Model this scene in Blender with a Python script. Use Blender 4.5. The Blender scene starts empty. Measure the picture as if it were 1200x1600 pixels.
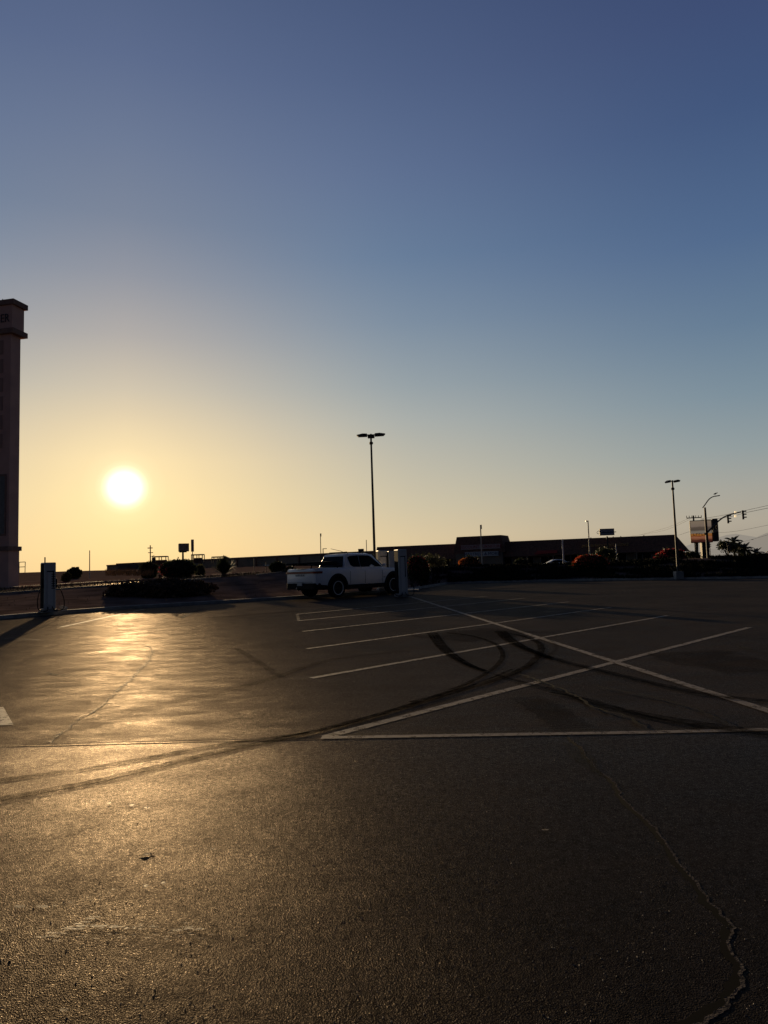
import bpy, bmesh, math, random
from mathutils import Vector, Matrix, noise
R = math.radians
random.seed(7)
scn = bpy.context.scene
COL = scn.collection

# ------------------------------------------------------------------ camera maths
F = 1067.0; EYE = 1.4
PITCH = math.atan(85/1067); ROLL = math.atan(0.0318)
fw = Vector((0, math.cos(PITCH), math.sin(PITCH)))
u0 = Vector((0, -math.sin(PITCH), math.cos(PITCH))); r0 = Vector((1, 0, 0))
cr = r0*math.cos(ROLL) - u0*math.sin(ROLL)
cu = u0*math.cos(ROLL) + r0*math.sin(ROLL)
CAM = Vector((0, 0, EYE))
def ray(px, py): return cr*((px-600)/F) + cu*((800-py)/F) + fw
def P(px, py, Y):
    d = ray(px, py); return CAM + d*(Y/d.y)
def G(px, py, h=0.0):
    d = ray(px, py); return CAM + d*((h-EYE)/d.z)
def hor(px): return 885 - .0318*(px-600)

cam_d = bpy.data.cameras.new('camera'); cam = bpy.data.objects.new('camera', cam_d); COL.objects.link(cam)
cam_d.sensor_fit = 'VERTICAL'; cam_d.sensor_height = 36; cam_d.lens = F/1600*36
cam_d.clip_start = .05; cam_d.clip_end = 40000
M = Matrix((( cr.x, cu.x, -fw.x, 0), (cr.y, cu.y, -fw.y, 0), (cr.z, cu.z, -fw.z, EYE), (0, 0, 0, 1)))
cam.matrix_world = M
scn.camera = cam
scn.view_settings.view_transform = 'Standard'; scn.view_settings.look = 'None'
scn.view_settings.exposure = 0; scn.view_settings.gamma = 1

# ------------------------------------------------------------------ helpers
def lin(c): 
    c = c/255.0
    return c/12.92 if c <= .04045 else ((c+.055)/1.055)**2.4
def s2l(r, g, b): return (lin(r), lin(g), lin(b), 1)

def mat(name, color=(.5, .5, .5), rough=.6, metal=0, spec=.5, noise_amt=0, noise_scale=5, bump=0, bump_scale=40, coat=0):
    m = bpy.data.materials.new(name); m.use_nodes = True
    nt = m.node_tree; b = nt.nodes['Principled BSDF']
    b.inputs['Roughness'].default_value = rough; b.inputs['Metallic'].default_value = metal
    b.inputs['Specular IOR Level'].default_value = spec
    b.inputs['Base Color'].default_value = (*color, 1)
    if coat: b.inputs['Coat Weight'].default_value = coat; b.inputs['Coat Roughness'].default_value = .05
    tc = nt.nodes.new('ShaderNodeTexCoord')
    if noise_amt:
        n = nt.nodes.new('ShaderNodeTexNoise'); n.inputs['Scale'].default_value = noise_scale; n.inputs['Detail'].default_value = 6
        nt.links.new(tc.outputs['Object'], n.inputs['Vector'])
        mr = nt.nodes.new('ShaderNodeMapRange'); mr.inputs['From Min'].default_value = .3; mr.inputs['From Max'].default_value = .7
        mr.inputs['To Min'].default_value = 1-noise_amt; mr.inputs['To Max'].default_value = 1+noise_amt
        nt.links.new(n.outputs['Fac'], mr.inputs['Value'])
        mx = nt.nodes.new('ShaderNodeMix'); mx.data_type = 'RGBA'; mx.blend_type = 'MULTIPLY'; mx.inputs['Factor'].default_value = 1
        mx.inputs['A'].default_value = (*color, 1); nt.links.new(mr.outputs['Result'], mx.inputs['B'])
        nt.links.new(mx.outputs['Result'], b.inputs['Base Color'])
    if bump:
        n2 = nt.nodes.new('ShaderNodeTexNoise'); n2.inputs['Scale'].default_value = bump_scale; n2.inputs['Detail'].default_value = 5
        nt.links.new(tc.outputs['Object'], n2.inputs['Vector'])
        bp = nt.nodes.new('ShaderNodeBump'); bp.inputs['Strength'].default_value = bump; bp.inputs['Distance'].default_value = .02
        nt.links.new(n2.outputs['Fac'], bp.inputs['Height']); nt.links.new(bp.outputs['Normal'], b.inputs['Normal'])
    return m

class MB:
    def __init__(s): s.v = []; s.f = []; s.mi = []; s.m = 0
    def add(s, vs, fs):
        o = len(s.v); s.v += [tuple(v) for v in vs]
        for f in fs: s.f.append(tuple(i+o for i in f)); s.mi.append(s.m)
    def box(s, x0, x1, y0, y1, z0, z1):
        s.add([(x0,y0,z0),(x1,y0,z0),(x1,y1,z0),(x0,y1,z0),(x0,y0,z1),(x1,y0,z1),(x1,y1,z1),(x0,y1,z1)],
              [(0,3,2,1),(4,5,6,7),(0,1,5,4),(1,2,6,5),(2,3,7,6),(3,0,4,7)])
    def obox(s, c, ax, ay, az):
        c = Vector(c); ax, ay, az = Vector(ax), Vector(ay), Vector(az)
        vs = [c+ax*i+ay*j+az*k for k in (-1,1) for i, j in ((-1,-1),(1,-1),(1,1),(-1,1))]
        s.add(vs, [(0,3,2,1),(4,5,6,7),(0,1,5,4),(1,2,6,5),(2,3,7,6),(3,0,4,7)])
    def tube(s, pts, rads, n=8, cap=True):
        pts = [Vector(p) for p in pts]
        if not hasattr(rads, '__len__'): rads = [rads]*len(pts)
        vs = []; 
        for i, p in enumerate(pts):
            t = (pts[min(i+1, len(pts)-1)] - pts[max(i-1, 0)]).normalized()
            a = Vector((0,0,1)) if abs(t.z) < .9 else Vector((1,0,0))
            x = t.cross(a).normalized(); y = t.cross(x)
            for k in range(n):
                an = 2*math.pi*k/n; vs.append(p + (x*math.cos(an)+y*math.sin(an))*rads[i])
        fs = []
        for i in range(len(pts)-1):
            for k in range(n):
                a, b = i*n+k, i*n+(k+1)%n; fs.append((a, b, b+n, a+n))
        if cap: fs.append(tuple(range(n))[::-1]); fs.append(tuple(range((len(pts)-1)*n, len(pts)*n)))
        s.add(vs, fs)
    def lathe(s, prof, n=32, axis='y', c=(0,0,0)):
        vs = []
        for (r, h) in prof:
            for k in range(n):
                an = 2*math.pi*k/n; a, b = r*math.cos(an), r*math.sin(an)
                vs.append((c[0]+a, c[1]+h, c[2]+b) if axis == 'y' else (c[0]+a, c[1]+b, c[2]+h))
        fs = []
        for i in range(len(prof)-1):
            for k in range(n):
                a, b = i*n+k, i*n+(k+1)%n; fs.append((a, b, b+n, a+n))
        s.add(vs, fs)
    def prism(s, poly, d, axis_pts=None):
        # poly: list of 3d pts, d: extrusion vector
        poly = [Vector(p) for p in poly]; d = Vector(d); n = len(poly)
        s.add(poly+[p+d for p in poly], [tuple(range(n))[::-1], tuple(range(n, 2*n))] + [(i, (i+1)%n, (i+1)%n+n, i+n) for i in range(n)])
    def quad(s, a, b, c, d): s.add([a, b, c, d], [(0,1,2,3)])
    def build(s, name, mats, parent=None, smooth=False, bevel=0, loc=None):
        me = bpy.data.meshes.new(name); me.from_pydata(s.v, [], s.f)
        if not isinstance(mats, (list, tuple)): mats = [mats]
        for m in mats: me.materials.append(m)
        if len(mats) > 1: me.polygons.foreach_set('material_index', s.mi)
        me.update()
        bm = bmesh.new(); bm.from_mesh(me); bmesh.ops.recalc_face_normals(bm, faces=bm.faces) if len(bm.faces) < 20000 else None
        if bevel:
            bmesh.ops.bevel(bm, geom=[e for e in bm.edges if len(e.link_faces) == 2 and e.calc_face_angle(0) > .5], offset=bevel, segments=2, affect='EDGES', profile=.5)
        bm.to_mesh(me); bm.free()
        if smooth:
            me.polygons.foreach_set('use_smooth', [True]*len(me.polygons))
            try: me.set_sharp_from_angle(angle=R(38))
            except Exception: pass
        o = bpy.data.objects.new(name, me); COL.objects.link(o)
        if loc is not None: o.location = loc
        if parent: o.parent = parent
        return o

def tag(o, label=None, cat=None, group=None, kind=None):
    if label: o['label'] = label
    if cat: o['category'] = cat
    if group: o['group'] = group
    if kind: o['kind'] = kind
    return o
def thing(name, label, cat, loc=(0,0,0), rz=0, group=None, scale=1):
    o = bpy.data.objects.new(name, None); COL.objects.link(o); o.location = loc; o.rotation_euler = (0,0,rz)
    o.scale = (scale,)*3; o.empty_display_size = .2
    return tag(o, label, cat, group)
def copy_tree(o, loc=None, rz=None, parent=None):
    c = o.copy(); COL.objects.link(c); c.parent = parent
    if loc is not None: c.location = loc
    if rz is not None: c.rotation_euler = (0, 0, rz)
    for ch in list(o.children): copy_tree(ch, parent=c)
    return c
def text_mesh(name, body, size, m, parent, origin, xdir, ydir, depth=.01, align='CENTER', sx=1.0):
    cu_ = bpy.data.curves.new('t', 'FONT'); cu_.body = body; cu_.size = size; cu_.extrude = depth
    cu_.align_x = align; cu_.align_y = 'CENTER'; cu_.resolution_u = 2
    t = bpy.data.objects.new('t', cu_); COL.objects.link(t)
    dg = bpy.context.evaluated_depsgraph_get(); dg.update()
    me = bpy.data.meshes.new_from_object(t.evaluated_get(dg)); bpy.data.objects.remove(t); bpy.data.curves.remove(cu_)
    x = Vector(xdir).normalized(); y = Vector(ydir).normalized(); z = x.cross(y)
    mx = Matrix(((x.x*sx, y.x, z.x, origin[0]), (x.y*sx, y.y, z.y, origin[1]), (x.z*sx, y.z, z.z, origin[2]), (0,0,0,1)))
    me.transform(mx); me.materials.clear(); me.materials.append(m); me.name = name
    o = bpy.data.objects.new(name, me); COL.objects.link(o); o.parent = parent
    return o
def boolean(o, cutters, op='DIFFERENCE'):
    for c in cutters:
        md = o.modifiers.new('b', 'BOOLEAN'); md.object = c; md.operation = op; md.solver = 'EXACT'
    dg = bpy.context.evaluated_depsgraph_get(); dg.update()
    me = bpy.data.meshes.new_from_object(o.evaluated_get(dg)); o.modifiers.clear(); o.data = me
    for c in cutters: bpy.data.objects.remove(c)
    return o

# ------------------------------------------------------------------ sun and sky
SD = ray(195, 762).normalized()                       # direction of the low sun
sun_el = math.asin(SD.z); sun_az = math.atan2(SD.x, SD.y)
ld = bpy.data.lights.new('sun', 'SUN'); ld.energy = SUN_E = 5.0; ld.angle = R(.53); ld.color = (1, .71, .38)
lo = bpy.data.objects.new('sun', ld); COL.objects.link(lo)
lo.rotation_euler = SD.to_track_quat('Z', 'Y').to_euler(); lo.location = (0, 0, 50)

w = bpy.data.worlds.new('World'); scn.world = w; w.use_nodes = True
nt = w.node_tree; N = nt.nodes; L = nt.links
for n in list(N): N.remove(n)
out = N.new('ShaderNodeOutputWorld'); bg = N.new('ShaderNodeBackground'); L.new(bg.outputs[0], out.inputs[0])
def mth(op, a, b=None, c=None, clamp=False):
    n = N.new('ShaderNodeMath'); n.operation = op; n.use_clamp = clamp
    for i, v in enumerate((a, b, c)):
        if v is None: continue
        if isinstance(v, (int, float)): n.inputs[i].default_value = v
        else: L.new(v, n.inputs[i])
    return n.outputs[0]
def vdot(a, vec):
    n = N.new('ShaderNodeVectorMath'); n.operation = 'DOT_PRODUCT'; L.new(a, n.inputs[0]); n.inputs[1].default_value = vec; return n.outputs['Value']
def ramp(fac, stops, interp='B_SPLINE'):
    n = N.new('ShaderNodeValToRGB'); cr_ = n.color_ramp; cr_.interpolation = interp
    while len(cr_.elements) < len(stops): cr_.elements.new(.5)
    for e, (p, c) in zip(cr_.elements, stops): e.position = p; e.color = c
    L.new(fac, n.inputs[0]); return n.outputs[0]
def mixc(mode, fac, a, b):
    n = N.new('ShaderNodeMix'); n.data_type = 'RGBA'; n.blend_type = mode
    for k, v in (('Factor', fac), ('A', a), ('B', b)):
        if isinstance(v, (int, float)): n.inputs[k].default_value = v
        elif isinstance(v, tuple): n.inputs[k].default_value = v
        else: L.new(v, n.inputs[k])
    return n.outputs['Result']
tc = N.new('ShaderNodeTexCoord'); nv = N.new('ShaderNodeVectorMath'); nv.operation = 'NORMALIZE'; L.new(tc.outputs['Generated'], nv.inputs[0])
V = nv.outputs[0]
sx = N.new('ShaderNodeSeparateXYZ'); L.new(V, sx.inputs[0])
el = mth('MULTIPLY', mth('ARCSINE', sx.outputs['Z']), 180/math.pi)
elf = mth('DIVIDE', el, 60, clamp=True)
cb = N.new('ShaderNodeCombineXYZ'); L.new(sx.outputs['X'], cb.inputs[0]); L.new(sx.outputs['Y'], cb.inputs[1])
nh = N.new('ShaderNodeVectorMath'); nh.operation = 'NORMALIZE'; L.new(cb.outputs[0], nh.inputs[0])
hd = vdot(nh.outputs[0], (math.sin(sun_az), math.cos(sun_az), 0))
ha = mth('MULTIPLY', mth('ARCCOSINE', hd), 180/math.pi)
def st(lst): return [(e/60, s2l(*c)) for e, c in lst]
rs = ramp(elf, st([(0,(253,216,150)),(2,(254,221,158)),(6,(254,226,168)),(9,(248,222,172)),(11.5,(232,211,173)),(14.5,(207,195,174)),(18.5,(177,172,168)),(23,(146,150,161)),(27,(123,134,154)),(32,(108,122,149)),(37,(93,108,141)),(44,(76,92,126)),(60,(22,28,46))]), 'LINEAR')
rm = ramp(elf, st([(0,(228,201,158)),(2,(225,204,163)),(5,(210,198,168)),(9,(192,187,170)),(12,(175,178,172)),(15,(155,165,169)),(20,(128,145,163)),(25,(106,128,156)),(31,(96,114,147)),(37,(82,99,134)),(44,(68,84,120)),(60,(20,27,46))]), 'LINEAR')
rf = ramp(elf, st([(0,(155,146,133)),(2.5,(172,164,149)),(5,(163,163,155)),(8,(144,156,159)),(12,(122,142,156)),(17,(100,124,149)),(23,(80,105,141)),(31,(65,86,125)),(37,(61,77,116)),(44,(52,67,105)),(60,(19,26,46))]), 'LINEAR')
def mrange(v, a, b, t='SMOOTHSTEP'):
    n = N.new('ShaderNodeMapRange'); n.interpolation_type = t; L.new(v, n.inputs['Value']); n.inputs['From Min'].default_value = a; n.inputs['From Max'].default_value = b; return n.outputs[0]
sky_c = mixc('MIX', mrange(ha, -4, 25), rs, mixc('MIX', mrange(ha, 14, 54), rm, rf))
bk = N.new('ShaderNodeMapRange'); bk.interpolation_type = 'SMOOTHSTEP'; L.new(ha, bk.inputs['Value'])
bk.inputs['From Min'].default_value = 52; bk.inputs['From Max'].default_value = 110; bk.inputs['To Min'].default_value = 0; bk.inputs['To Max'].default_value = 1
sky_c = mixc('MULTIPLY', bk.outputs[0], sky_c, (.11, .135, .20, 1))
gam = mth('MULTIPLY', mth('ARCCOSINE', vdot(V, tuple(SD))), 180/math.pi)
glow = ramp(mth('DIVIDE', gam, 12, clamp=True), [(0, (1,1,1,1)), (1.0/12, (.9,.9,.85,1)), (1.45/12, (.42,.41,.34,1)), (1.8/12, (.17,.17,.12,1)), (2.2/12, (.09,.09,.05,1)), (3.2/12,(.045,.045,.02,1)), (6/12, (.015,.015,.005,1)), (1, (0,0,0,1))], 'LINEAR')
sky_c = mixc('ADD', 1, sky_c, glow)
ns = N.new('ShaderNodeTexSky'); ns.sky_type = 'NISHITA'; ns.sun_disc = False; ns.sun_elevation = sun_el; ns.sun_rotation = sun_az
ns.dust_density = 2.0; ns.air_density = 1.2
nsc = mixc('MULTIPLY', 1, ns.outputs[0], (.0015, .0015, .0015, 1))
sky_c = mixc('ADD', 1, mixc('MULTIPLY', 1, sky_c, (.985, .985, .985, 1)), nsc)
L.new(sky_c, bg.inputs[0]); bg.inputs[1].default_value = 1.0

# ------------------------------------------------------------------ asphalt materials
def asphalt(name, base, rough, fine_s, fine_b, patch=.25, specl=.5, streak=1):
    m = bpy.data.materials.new(name); m.use_nodes = True; t = m.node_tree; b = t.nodes['Principled BSDF']
    def nd(k): return t.nodes.new(k)
    tc = nd('ShaderNodeTexCoord'); ob = tc.outputs['Object']
    def nz(scale, det=5, rg=.6, vec=ob, dist=0):
        n = nd('ShaderNodeTexNoise'); n.inputs['Scale'].default_value = scale; n.inputs['Detail'].default_value = det
        n.inputs['Roughness'].default_value = rg; n.inputs['Distortion'].default_value = dist; t.links.new(vec, n.inputs['Vector']); return n.outputs['Fac']
    def mr(v, a, b_, c, d):
        n = nd('ShaderNodeMapRange'); t.links.new(v, n.inputs[0])
        for i, x in enumerate((a, b_, c, d)): n.inputs[i+1].default_value = x
        return n.outputs[0]
    def mul(a, b_, op='MULTIPLY'):
        n = nd('ShaderNodeMath'); n.operation = op
        for i, x in enumerate((a, b_)):
            if isinstance(x, (int, float)): n.inputs[i].default_value = x
            else: t.links.new(x, n.inputs[i])
        return n.outputs[0]
    mp = nd('ShaderNodeMapping'); mp.inputs['Rotation'].default_value = (0, 0, R(12)); mp.inputs['Scale'].default_value = (.8, 1.3, 1); t.links.new(ob, mp.inputs[0])
    big = nz(.35, 6, .65); mid = nz(2.2, 6, .7, mp.outputs[0], .4); fine = nz(fine_s*1.0, 7, .78)
    vo = nd('ShaderNodeTexVoronoi'); vo.inputs['Scale'].default_value = fine_s*1.9; t.links.new(ob, vo.inputs['Vector'])
    f = mul(mul(mr(big, .3, .7, 1-patch, 1+patch), mr(mid, .3, .7, 1-patch, 1+patch)), mr(fine, .3, .7, .45, 1.6))
    # pale stones
    stone = mr(nz(fine_s*.6, 2, .5), .66, .74, 0, 1)
    f = mul(f, mul(mul(stone, 1.2), 1, 'ADD'))
    mx = nd('ShaderNodeMix'); mx.data_type = 'RGBA'; mx.blend_type = 'MULTIPLY'; mx.inputs['Factor'].default_value = 1
    mx.inputs['A'].default_value = (*base, 1); t.links.new(f, mx.inputs['B']); t.links.new(mx.outputs['Result'], b.inputs['Base Color'])
    rr = mul(mr(mid, .3, .7, rough-.09*streak, rough+.09*streak), mr(big, .3, .7, -.06, .06), 'ADD')
    b.inputs['Specular IOR Level'].default_value = 0; b.inputs['Roughness'].default_value = 1
    gs = nd('ShaderNodeBsdfGlossy'); gs.distribution = 'GGX'; t.links.new(rr, gs.inputs['Roughness']); gs.inputs['Color'].default_value = (1, .86, .72, 1)
    fr = nd('ShaderNodeFresnel'); fr.inputs['IOR'].default_value = 1.33
    fac = mul(mul(fr.outputs[0], mr(mid, .25, .75, specl*(1+.6*streak), specl*(1-.6*streak))), mul(mr(fine, .35, .65, .35, 1.5), mul(mr(nz(fine_s*1.7, 1, .5), .62, .70, 1, 4.5), mr(nz(24, 3, .7), .35, .65, .72, 1.28))))
    ms = nd('ShaderNodeMixShader'); t.links.new(fac, ms.inputs[0]); t.links.new(b.outputs[0], ms.inputs[1]); t.links.new(gs.outputs[0], ms.inputs[2])
    t.links.new(ms.outputs[0], t.nodes['Material Output'].inputs[0])
    hgt = mul(mul(fine, .5), mul(vo.outputs['Distance'], .9), 'ADD')
    b1 = nd('ShaderNodeBump'); b1.inputs['Strength'].default_value = 1; b1.inputs['Distance'].default_value = fine_b; t.links.new(hgt, b1.inputs['Height'])
    b2 = nd('ShaderNodeBump'); b2.inputs['Strength'].default_value = 1; b2.inputs['Distance'].default_value = .005*streak; t.links.new(nz(3.5, 4, .5, mp.outputs[0]), b2.inputs['Height'])
    t.links.new(b2.outputs[0], b1.inputs['Normal']); t.links.new(b1.outputs[0], b.inputs['Normal']); t.links.new(b1.outputs[0], gs.inputs['Normal'])
    return m
A_OLD = asphalt('old_asphalt', (.019, .0160, .0148), .46, 80, .0034, .65, .044, .8)
A_NEW = asphalt('coarse_asphalt', (.0120, .0105, .0102), .42, 95, .0027, .42, .225, .4)

def worn(name, color, rough, holes=.5, scale=9, alpha=1.0, spec=.4, soft=.12):
    m = bpy.data.materials.new(name); m.use_nodes = True; t = m.node_tree; b = t.nodes['Principled BSDF']
    b.inputs['Roughness'].default_value = rough; b.inputs['Specular IOR Level'].default_value = spec
    tc = t.nodes.new('ShaderNodeTexCoord')
    n = t.nodes.new('ShaderNodeTexNoise'); n.inputs['Scale'].default_value = scale; n.inputs['Detail'].default_value = 9; n.inputs['Roughness'].default_value = .75
    t.links.new(tc.outputs['Object'], n.inputs['Vector'])
    r = t.nodes.new('ShaderNodeMapRange'); t.links.new(n.outputs['Fac'], r.inputs[0])
    r.inputs[1].default_value = holes-soft; r.inputs[2].default_value = holes+soft; r.inputs[3].default_value = alpha; r.inputs[4].default_value = alpha*.12
    t.links.new(r.outputs[0], b.inputs['Alpha'])
    n2 = t.nodes.new('ShaderNodeTexNoise'); n2.inputs['Scale'].default_value = 70; n2.inputs['Detail'].default_value = 3; t.links.new(tc.outputs['Object'], n2.inputs['Vector'])
    mx = t.nodes.new('ShaderNodeMix'); mx.data_type = 'RGBA'; mx.inputs['A'].default_value = (*[c*.65 for c in color], 1); mx.inputs['B'].default_value = (*color, 1)
    t.links.new(n2.outputs['Fac'], mx.inputs['Factor']); t.links.new(mx.outputs['Result'], b.inputs['Base Color'])
    bp = t.nodes.new('ShaderNodeBump'); bp.inputs['Distance'].default_value = .003; t.links.new(n2.outputs['Fac'], bp.inputs['Height']); t.links.new(bp.outputs[0], b.inputs['Normal'])
    return m
PAINT = worn('worn_white_paint', (.28, .245, .215), .7, .585, 9, .92, .1, .10)
PAINT_FADE = worn('faded_paint', (.2, .18, .16), .7, .45, 5, .6, .15)
RUBBER_MARK = worn('rubber_mark', (.004, .004, .004), .9, .53, 7, .78, 0, .17)
RUBBER_FAINT = worn('faint_rubber_mark', (.008, .007, .007), .9, .50, 3, .36, 0, .25)
OIL = worn('dark_patch', (.006, .006, .006), .7, .5, 2.5, .6, .05, .2)
CRACK = mat('crack_dark', (.004, .004, .004), .95, spec=.05)
LIP = mat('crack_lip', (.065, .060, .060), .95, spec=0, bump=1, bump_scale=70, noise_amt=.3, noise_scale=20)

def S(o): return tag(o, kind='structure')
# ground to the horizon
g = MB(); g.quad((-15000, -3000, -.06), (15000, -3000, -.06), (15000, 20000, -.06), (-15000, 20000, -.06))
DIRT = mat('dry_dirt', (.13, .092, .078), .95, noise_amt=.4, noise_scale=.8, bump=.5, bump_scale=9, spec=0)
S(g.build('ground', DIRT))

# terrain columns: (px, kerb y, bank-top y, bank-top depth, far height profile)
cols = [(-1500, 1030, 975, 30), (-700, 1000, 955, 33), (-250, 983, 940, 35), (0, 968, 928, 36), (90, 960, 921.5, 37), (180, 953, 915, 38), (270, 947.5, 908.5, 39.5), (345, 943, 903, 41),
        (400, 939.5, 898.5, 42), (440, 937, 894, 43), (500, 933, 891.5, 44.5), (560, 929, 889.5, 46), (640, 922.5, 889, 48.5), (675, 917, 888, 51), (700, 912.5, 886.5, 54), (800, 910, 885, 53.5), (900, 907.5, 882, 52.5),
        (1000, 906.5, 878, 50), (1060, 905.5, 874.5, 48), (1130, 904.5, 871, 46), (1200, 903.5, 869, 45), (1500, 898, 861, 44), (2100, 890, 845, 44), (3500, 870, 805, 44)]
dense = []
for i in range(len(cols)-1):
    n = max(2, int((cols[i+1][0]-cols[i][0])/14)) if -100 < cols[i][0] < 1300 else 6
    for k in range(n):
        t = k/n; dense.append(tuple(a+(b-a)*t for a, b in zip(cols[i], cols[i+1])))
dense.append(cols[-1])
kerb_pts = []; tv = []; prof_n = None; tops = []
for (px, ky, by, bd) in dense:
    k0 = G(px, ky, 0); kerb_pts.append(k0)
    top = P(px, by, bd); 
    d2 = Vector((k0.x, k0.y, 0)).normalized()
    hb = top.z
    kd = math.hypot(k0.x, k0.y); td = math.hypot(top.x, top.y)
    tops.append((px, k0.copy(), top.copy()))
    left = max(0, min(1, (640-px)/160))           # left of the truck the land keeps rising, right of it drops to the street
    prof = [(kd+.16, .13), (kd+.6, .14)]
    for q in (.2, .4, .6, .8, .92): prof.append((kd+.6+(td-kd-.6)*q, .14+(hb-.14)*(q**1.15 if q < .9 else q)))
    prof += [(td, hb), (td+.25, hb+.015), (td+1.2, hb+.01), (td+4, hb*left+(hb*.7)*(1-left)), (td+9, hb*left+.1*(1-left)), (95, (1.22)*left+.08*(1-left)), (150, 1.5*left+.05*(1-left)), (260, 3.0*left+.02*(1-left)), (420, 4.3*left), (900, -.3)]
    prof_n = len(prof)
    for (dd, z) in prof:
        p = d2*dd
        nzv = noise.noise(Vector((p.x*.35, p.y*.35, 3)))*.09 + noise.noise(Vector((p.x*1.3, p.y*1.3, 7)))*.035
        if dd < kd+1 or abs(dd-td) < .6: nzv *= .12
        tv.append((p.x, p.y, max(-.3, z+nzv)))
tb = MB(); fs = []
for i in range(len(dense)-1):
    for k in range(prof_n-1):
        a = i*prof_n+k; fs.append((a, a+prof_n, a+prof_n+1, a+1))
tb.add(tv, fs)
emb = tb.build('embankment', DIRT, smooth=True); S(emb)
from mathutils.bvhtree import BVHTree
BVH = BVHTree.FromPolygons([Vector(v) for v in tb.v], tb.f)
def gz(x, y):
    h = BVH.ray_cast(Vector((x, y, 60)), Vector((0, 0, -1)))
    return h[0].z if h[0] is not None else 0.0
# parking lot sheet
lot = MB()
near = [Vector((p.x, p.y, 0)) for p in kerb_pts]
vs = [p for p in near] + [Vector((p.x*.02+ (p.x*.6), min(p.y*.3, 6), 0)) for p in near] + [Vector((p.x*.6, -25, 0)) for p in near]
n = len(near); lot.add(vs, [(i, i+1, i+1+n, i+n) for i in range(n-1)] + [(i+n, i+1+n, i+1+2*n, i+2*n) for i in range(n-1)])
S(lot.build('parking_lot', A_OLD))
# foreground asphalt, newer and coarser, laid up to the seam
s0, s1, s2, s3 = G(-900, 1178), G(80, 1163.5), G(500, 1156), G(1250, 1143.5)
s4 = G(2400, 1118)
seam_pts = []
for a, b in ((s0, s1), (s1, s2), (s2, s3), (s3, s4)):
    for k in range(60):
        t = k/60; p = a.lerp(b, t); p.y += .012*noise.noise(Vector((p.x*6, 0, 0))) + .01*noise.noise(Vector((p.x*25, 5, 0))); seam_pts.append(p)
fp = MB(); n = len(seam_pts)
fp.add([Vector((p.x, p.y, .006)) for p in seam_pts] + [Vector((p.x, p.y, -.01)) for p in seam_pts] + [Vector((p.x*1.5, -20, .006)) for p in seam_pts],
       [(i, i+1, i+1+2*n, i+2*n) for i in range(n-1)] + [(i, i+n, i+n+1, i+1) for i in range(n-1)])
S(fp.build('asphalt_apron', A_NEW))
# kerb along the back of the lot
CONC = mat('concrete', (.30, .28, .25), .85, noise_amt=.25, noise_scale=3, bump=.5, bump_scale=30, spec=.3)
kb = MB(); kv = []
for i, p in enumerate(kerb_pts):
    d = Vector((p.x, p.y, 0)).normalized()
    for (dd, z) in ((0, -.02), (.02, .12), (.045, .135), (.16, .14), (.17, .0)): q = p+d*dd; kv.append((q.x, q.y, z))
kf = []
for i in range(len(kerb_pts)-1):
    for k in range(4): a = i*5+k; kf.append((a, a+5, a+6, a+1))
kb.add(kv, kf); S(kb.build('kerb', CONC))
# street kerb on the crest of the left bank
def crest(x0, x1, dd, z0, w, h, name, m):
    k = MB(); v = []; 
    for (px, k0, top) in tops:
        if x0 <= px <= x1:
            d = Vector((top.x, top.y, 0)).normalized()
            for (o, z) in ((0, -.05), (.02, h), (w, h), (w+.02, -.05)):
                q = top+d*(dd+o); v.append((q.x, q.y, top.z+z0+z))
    n = len(v)//4; f = [(i*4+j, i*4+4+j, i*4+5+j, i*4+1+j) for i in range(n-1) for j in range(3)]
    k.add(v, f); return S(k.build(name, m))
crest(-900, 345, .1, .0, .22, .07, 'street_kerb', CONC)
crest(395, 450, .1, .0, .35, .05, 'street_kerb', CONC)
crest(660, 800, .4, .0, .16, .06, 'street_kerb', CONC)
# streets behind
def band(name, m, x0, x1, da, db, zo):
    k = MB(); v = []
    for (px, k0, top) in tops:
        if x0 <= px <= x1:
            d = Vector((top.x, top.y, 0)).normalized()
            for dd in (da, db):
                q = top+d*dd; v.append((q.x, q.y, top.z+zo))
    n = len(v)//2; k.add(v, [(i*2, i*2+2, i*2+3, i*2+1) for i in range(n-1)]); return S(k.build(name, m))
band('street', A_OLD, -900, 450, .4, 9, .05)
band('pavement', CONC, -900, 450, 14, 15.2, .02+.16)
stv = MB(); stv.quad((4, 75, .13), (400, 65, .13), (400, 92, .13), (4, 102, .13)); S(stv.build('street', A_OLD))
stv = MB(); stv.quad((4, 106, .12), (400, 96, .12), (400, 160, .12), (4, 205, .12)); S(stv.build('store_parking_lot', A_OLD))

# ------------------------------------------------------------------ markings
def strip(pts, wid, z, name, m, jit=0.0, taper=False, step=.25, kind=True, seed=0):
    # pts: ground points
    P2 = [Vector((p.x, p.y)) for p in pts]
    # resample
    out_ = [P2[0]]
    for a, b in zip(P2[:-1], P2[1:]):
        n = max(1, int((b-a).length/step))
        for k in range(1, n+1): out_.append(a.lerp(b, k/n))
    v = []; n = len(out_)
    for i, p in enumerate(out_):
        t = (out_[min(i+1, n-1)]-out_[max(i-1, 0)]).normalized(); nn = Vector((-t.y, t.x))
        wd = wid(i/(n-1)) if callable(wid) else wid
        j1 = 1+jit*noise.noise(Vector((i*.7, seed, 0)))*2; j2 = 1+jit*noise.noise(Vector((i*.7, seed+9, 0)))*2
        v += [(*(p+nn*wd*.5*j1), z), (*(p-nn*wd*.5*j2), z)]
    b = MB(); b.add(v, [(i*2, i*2+1, i*2+3, i*2+2) for i in range(n-1)])
    o = b.build(name, m)
    if kind: S(o)
    return o
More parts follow.
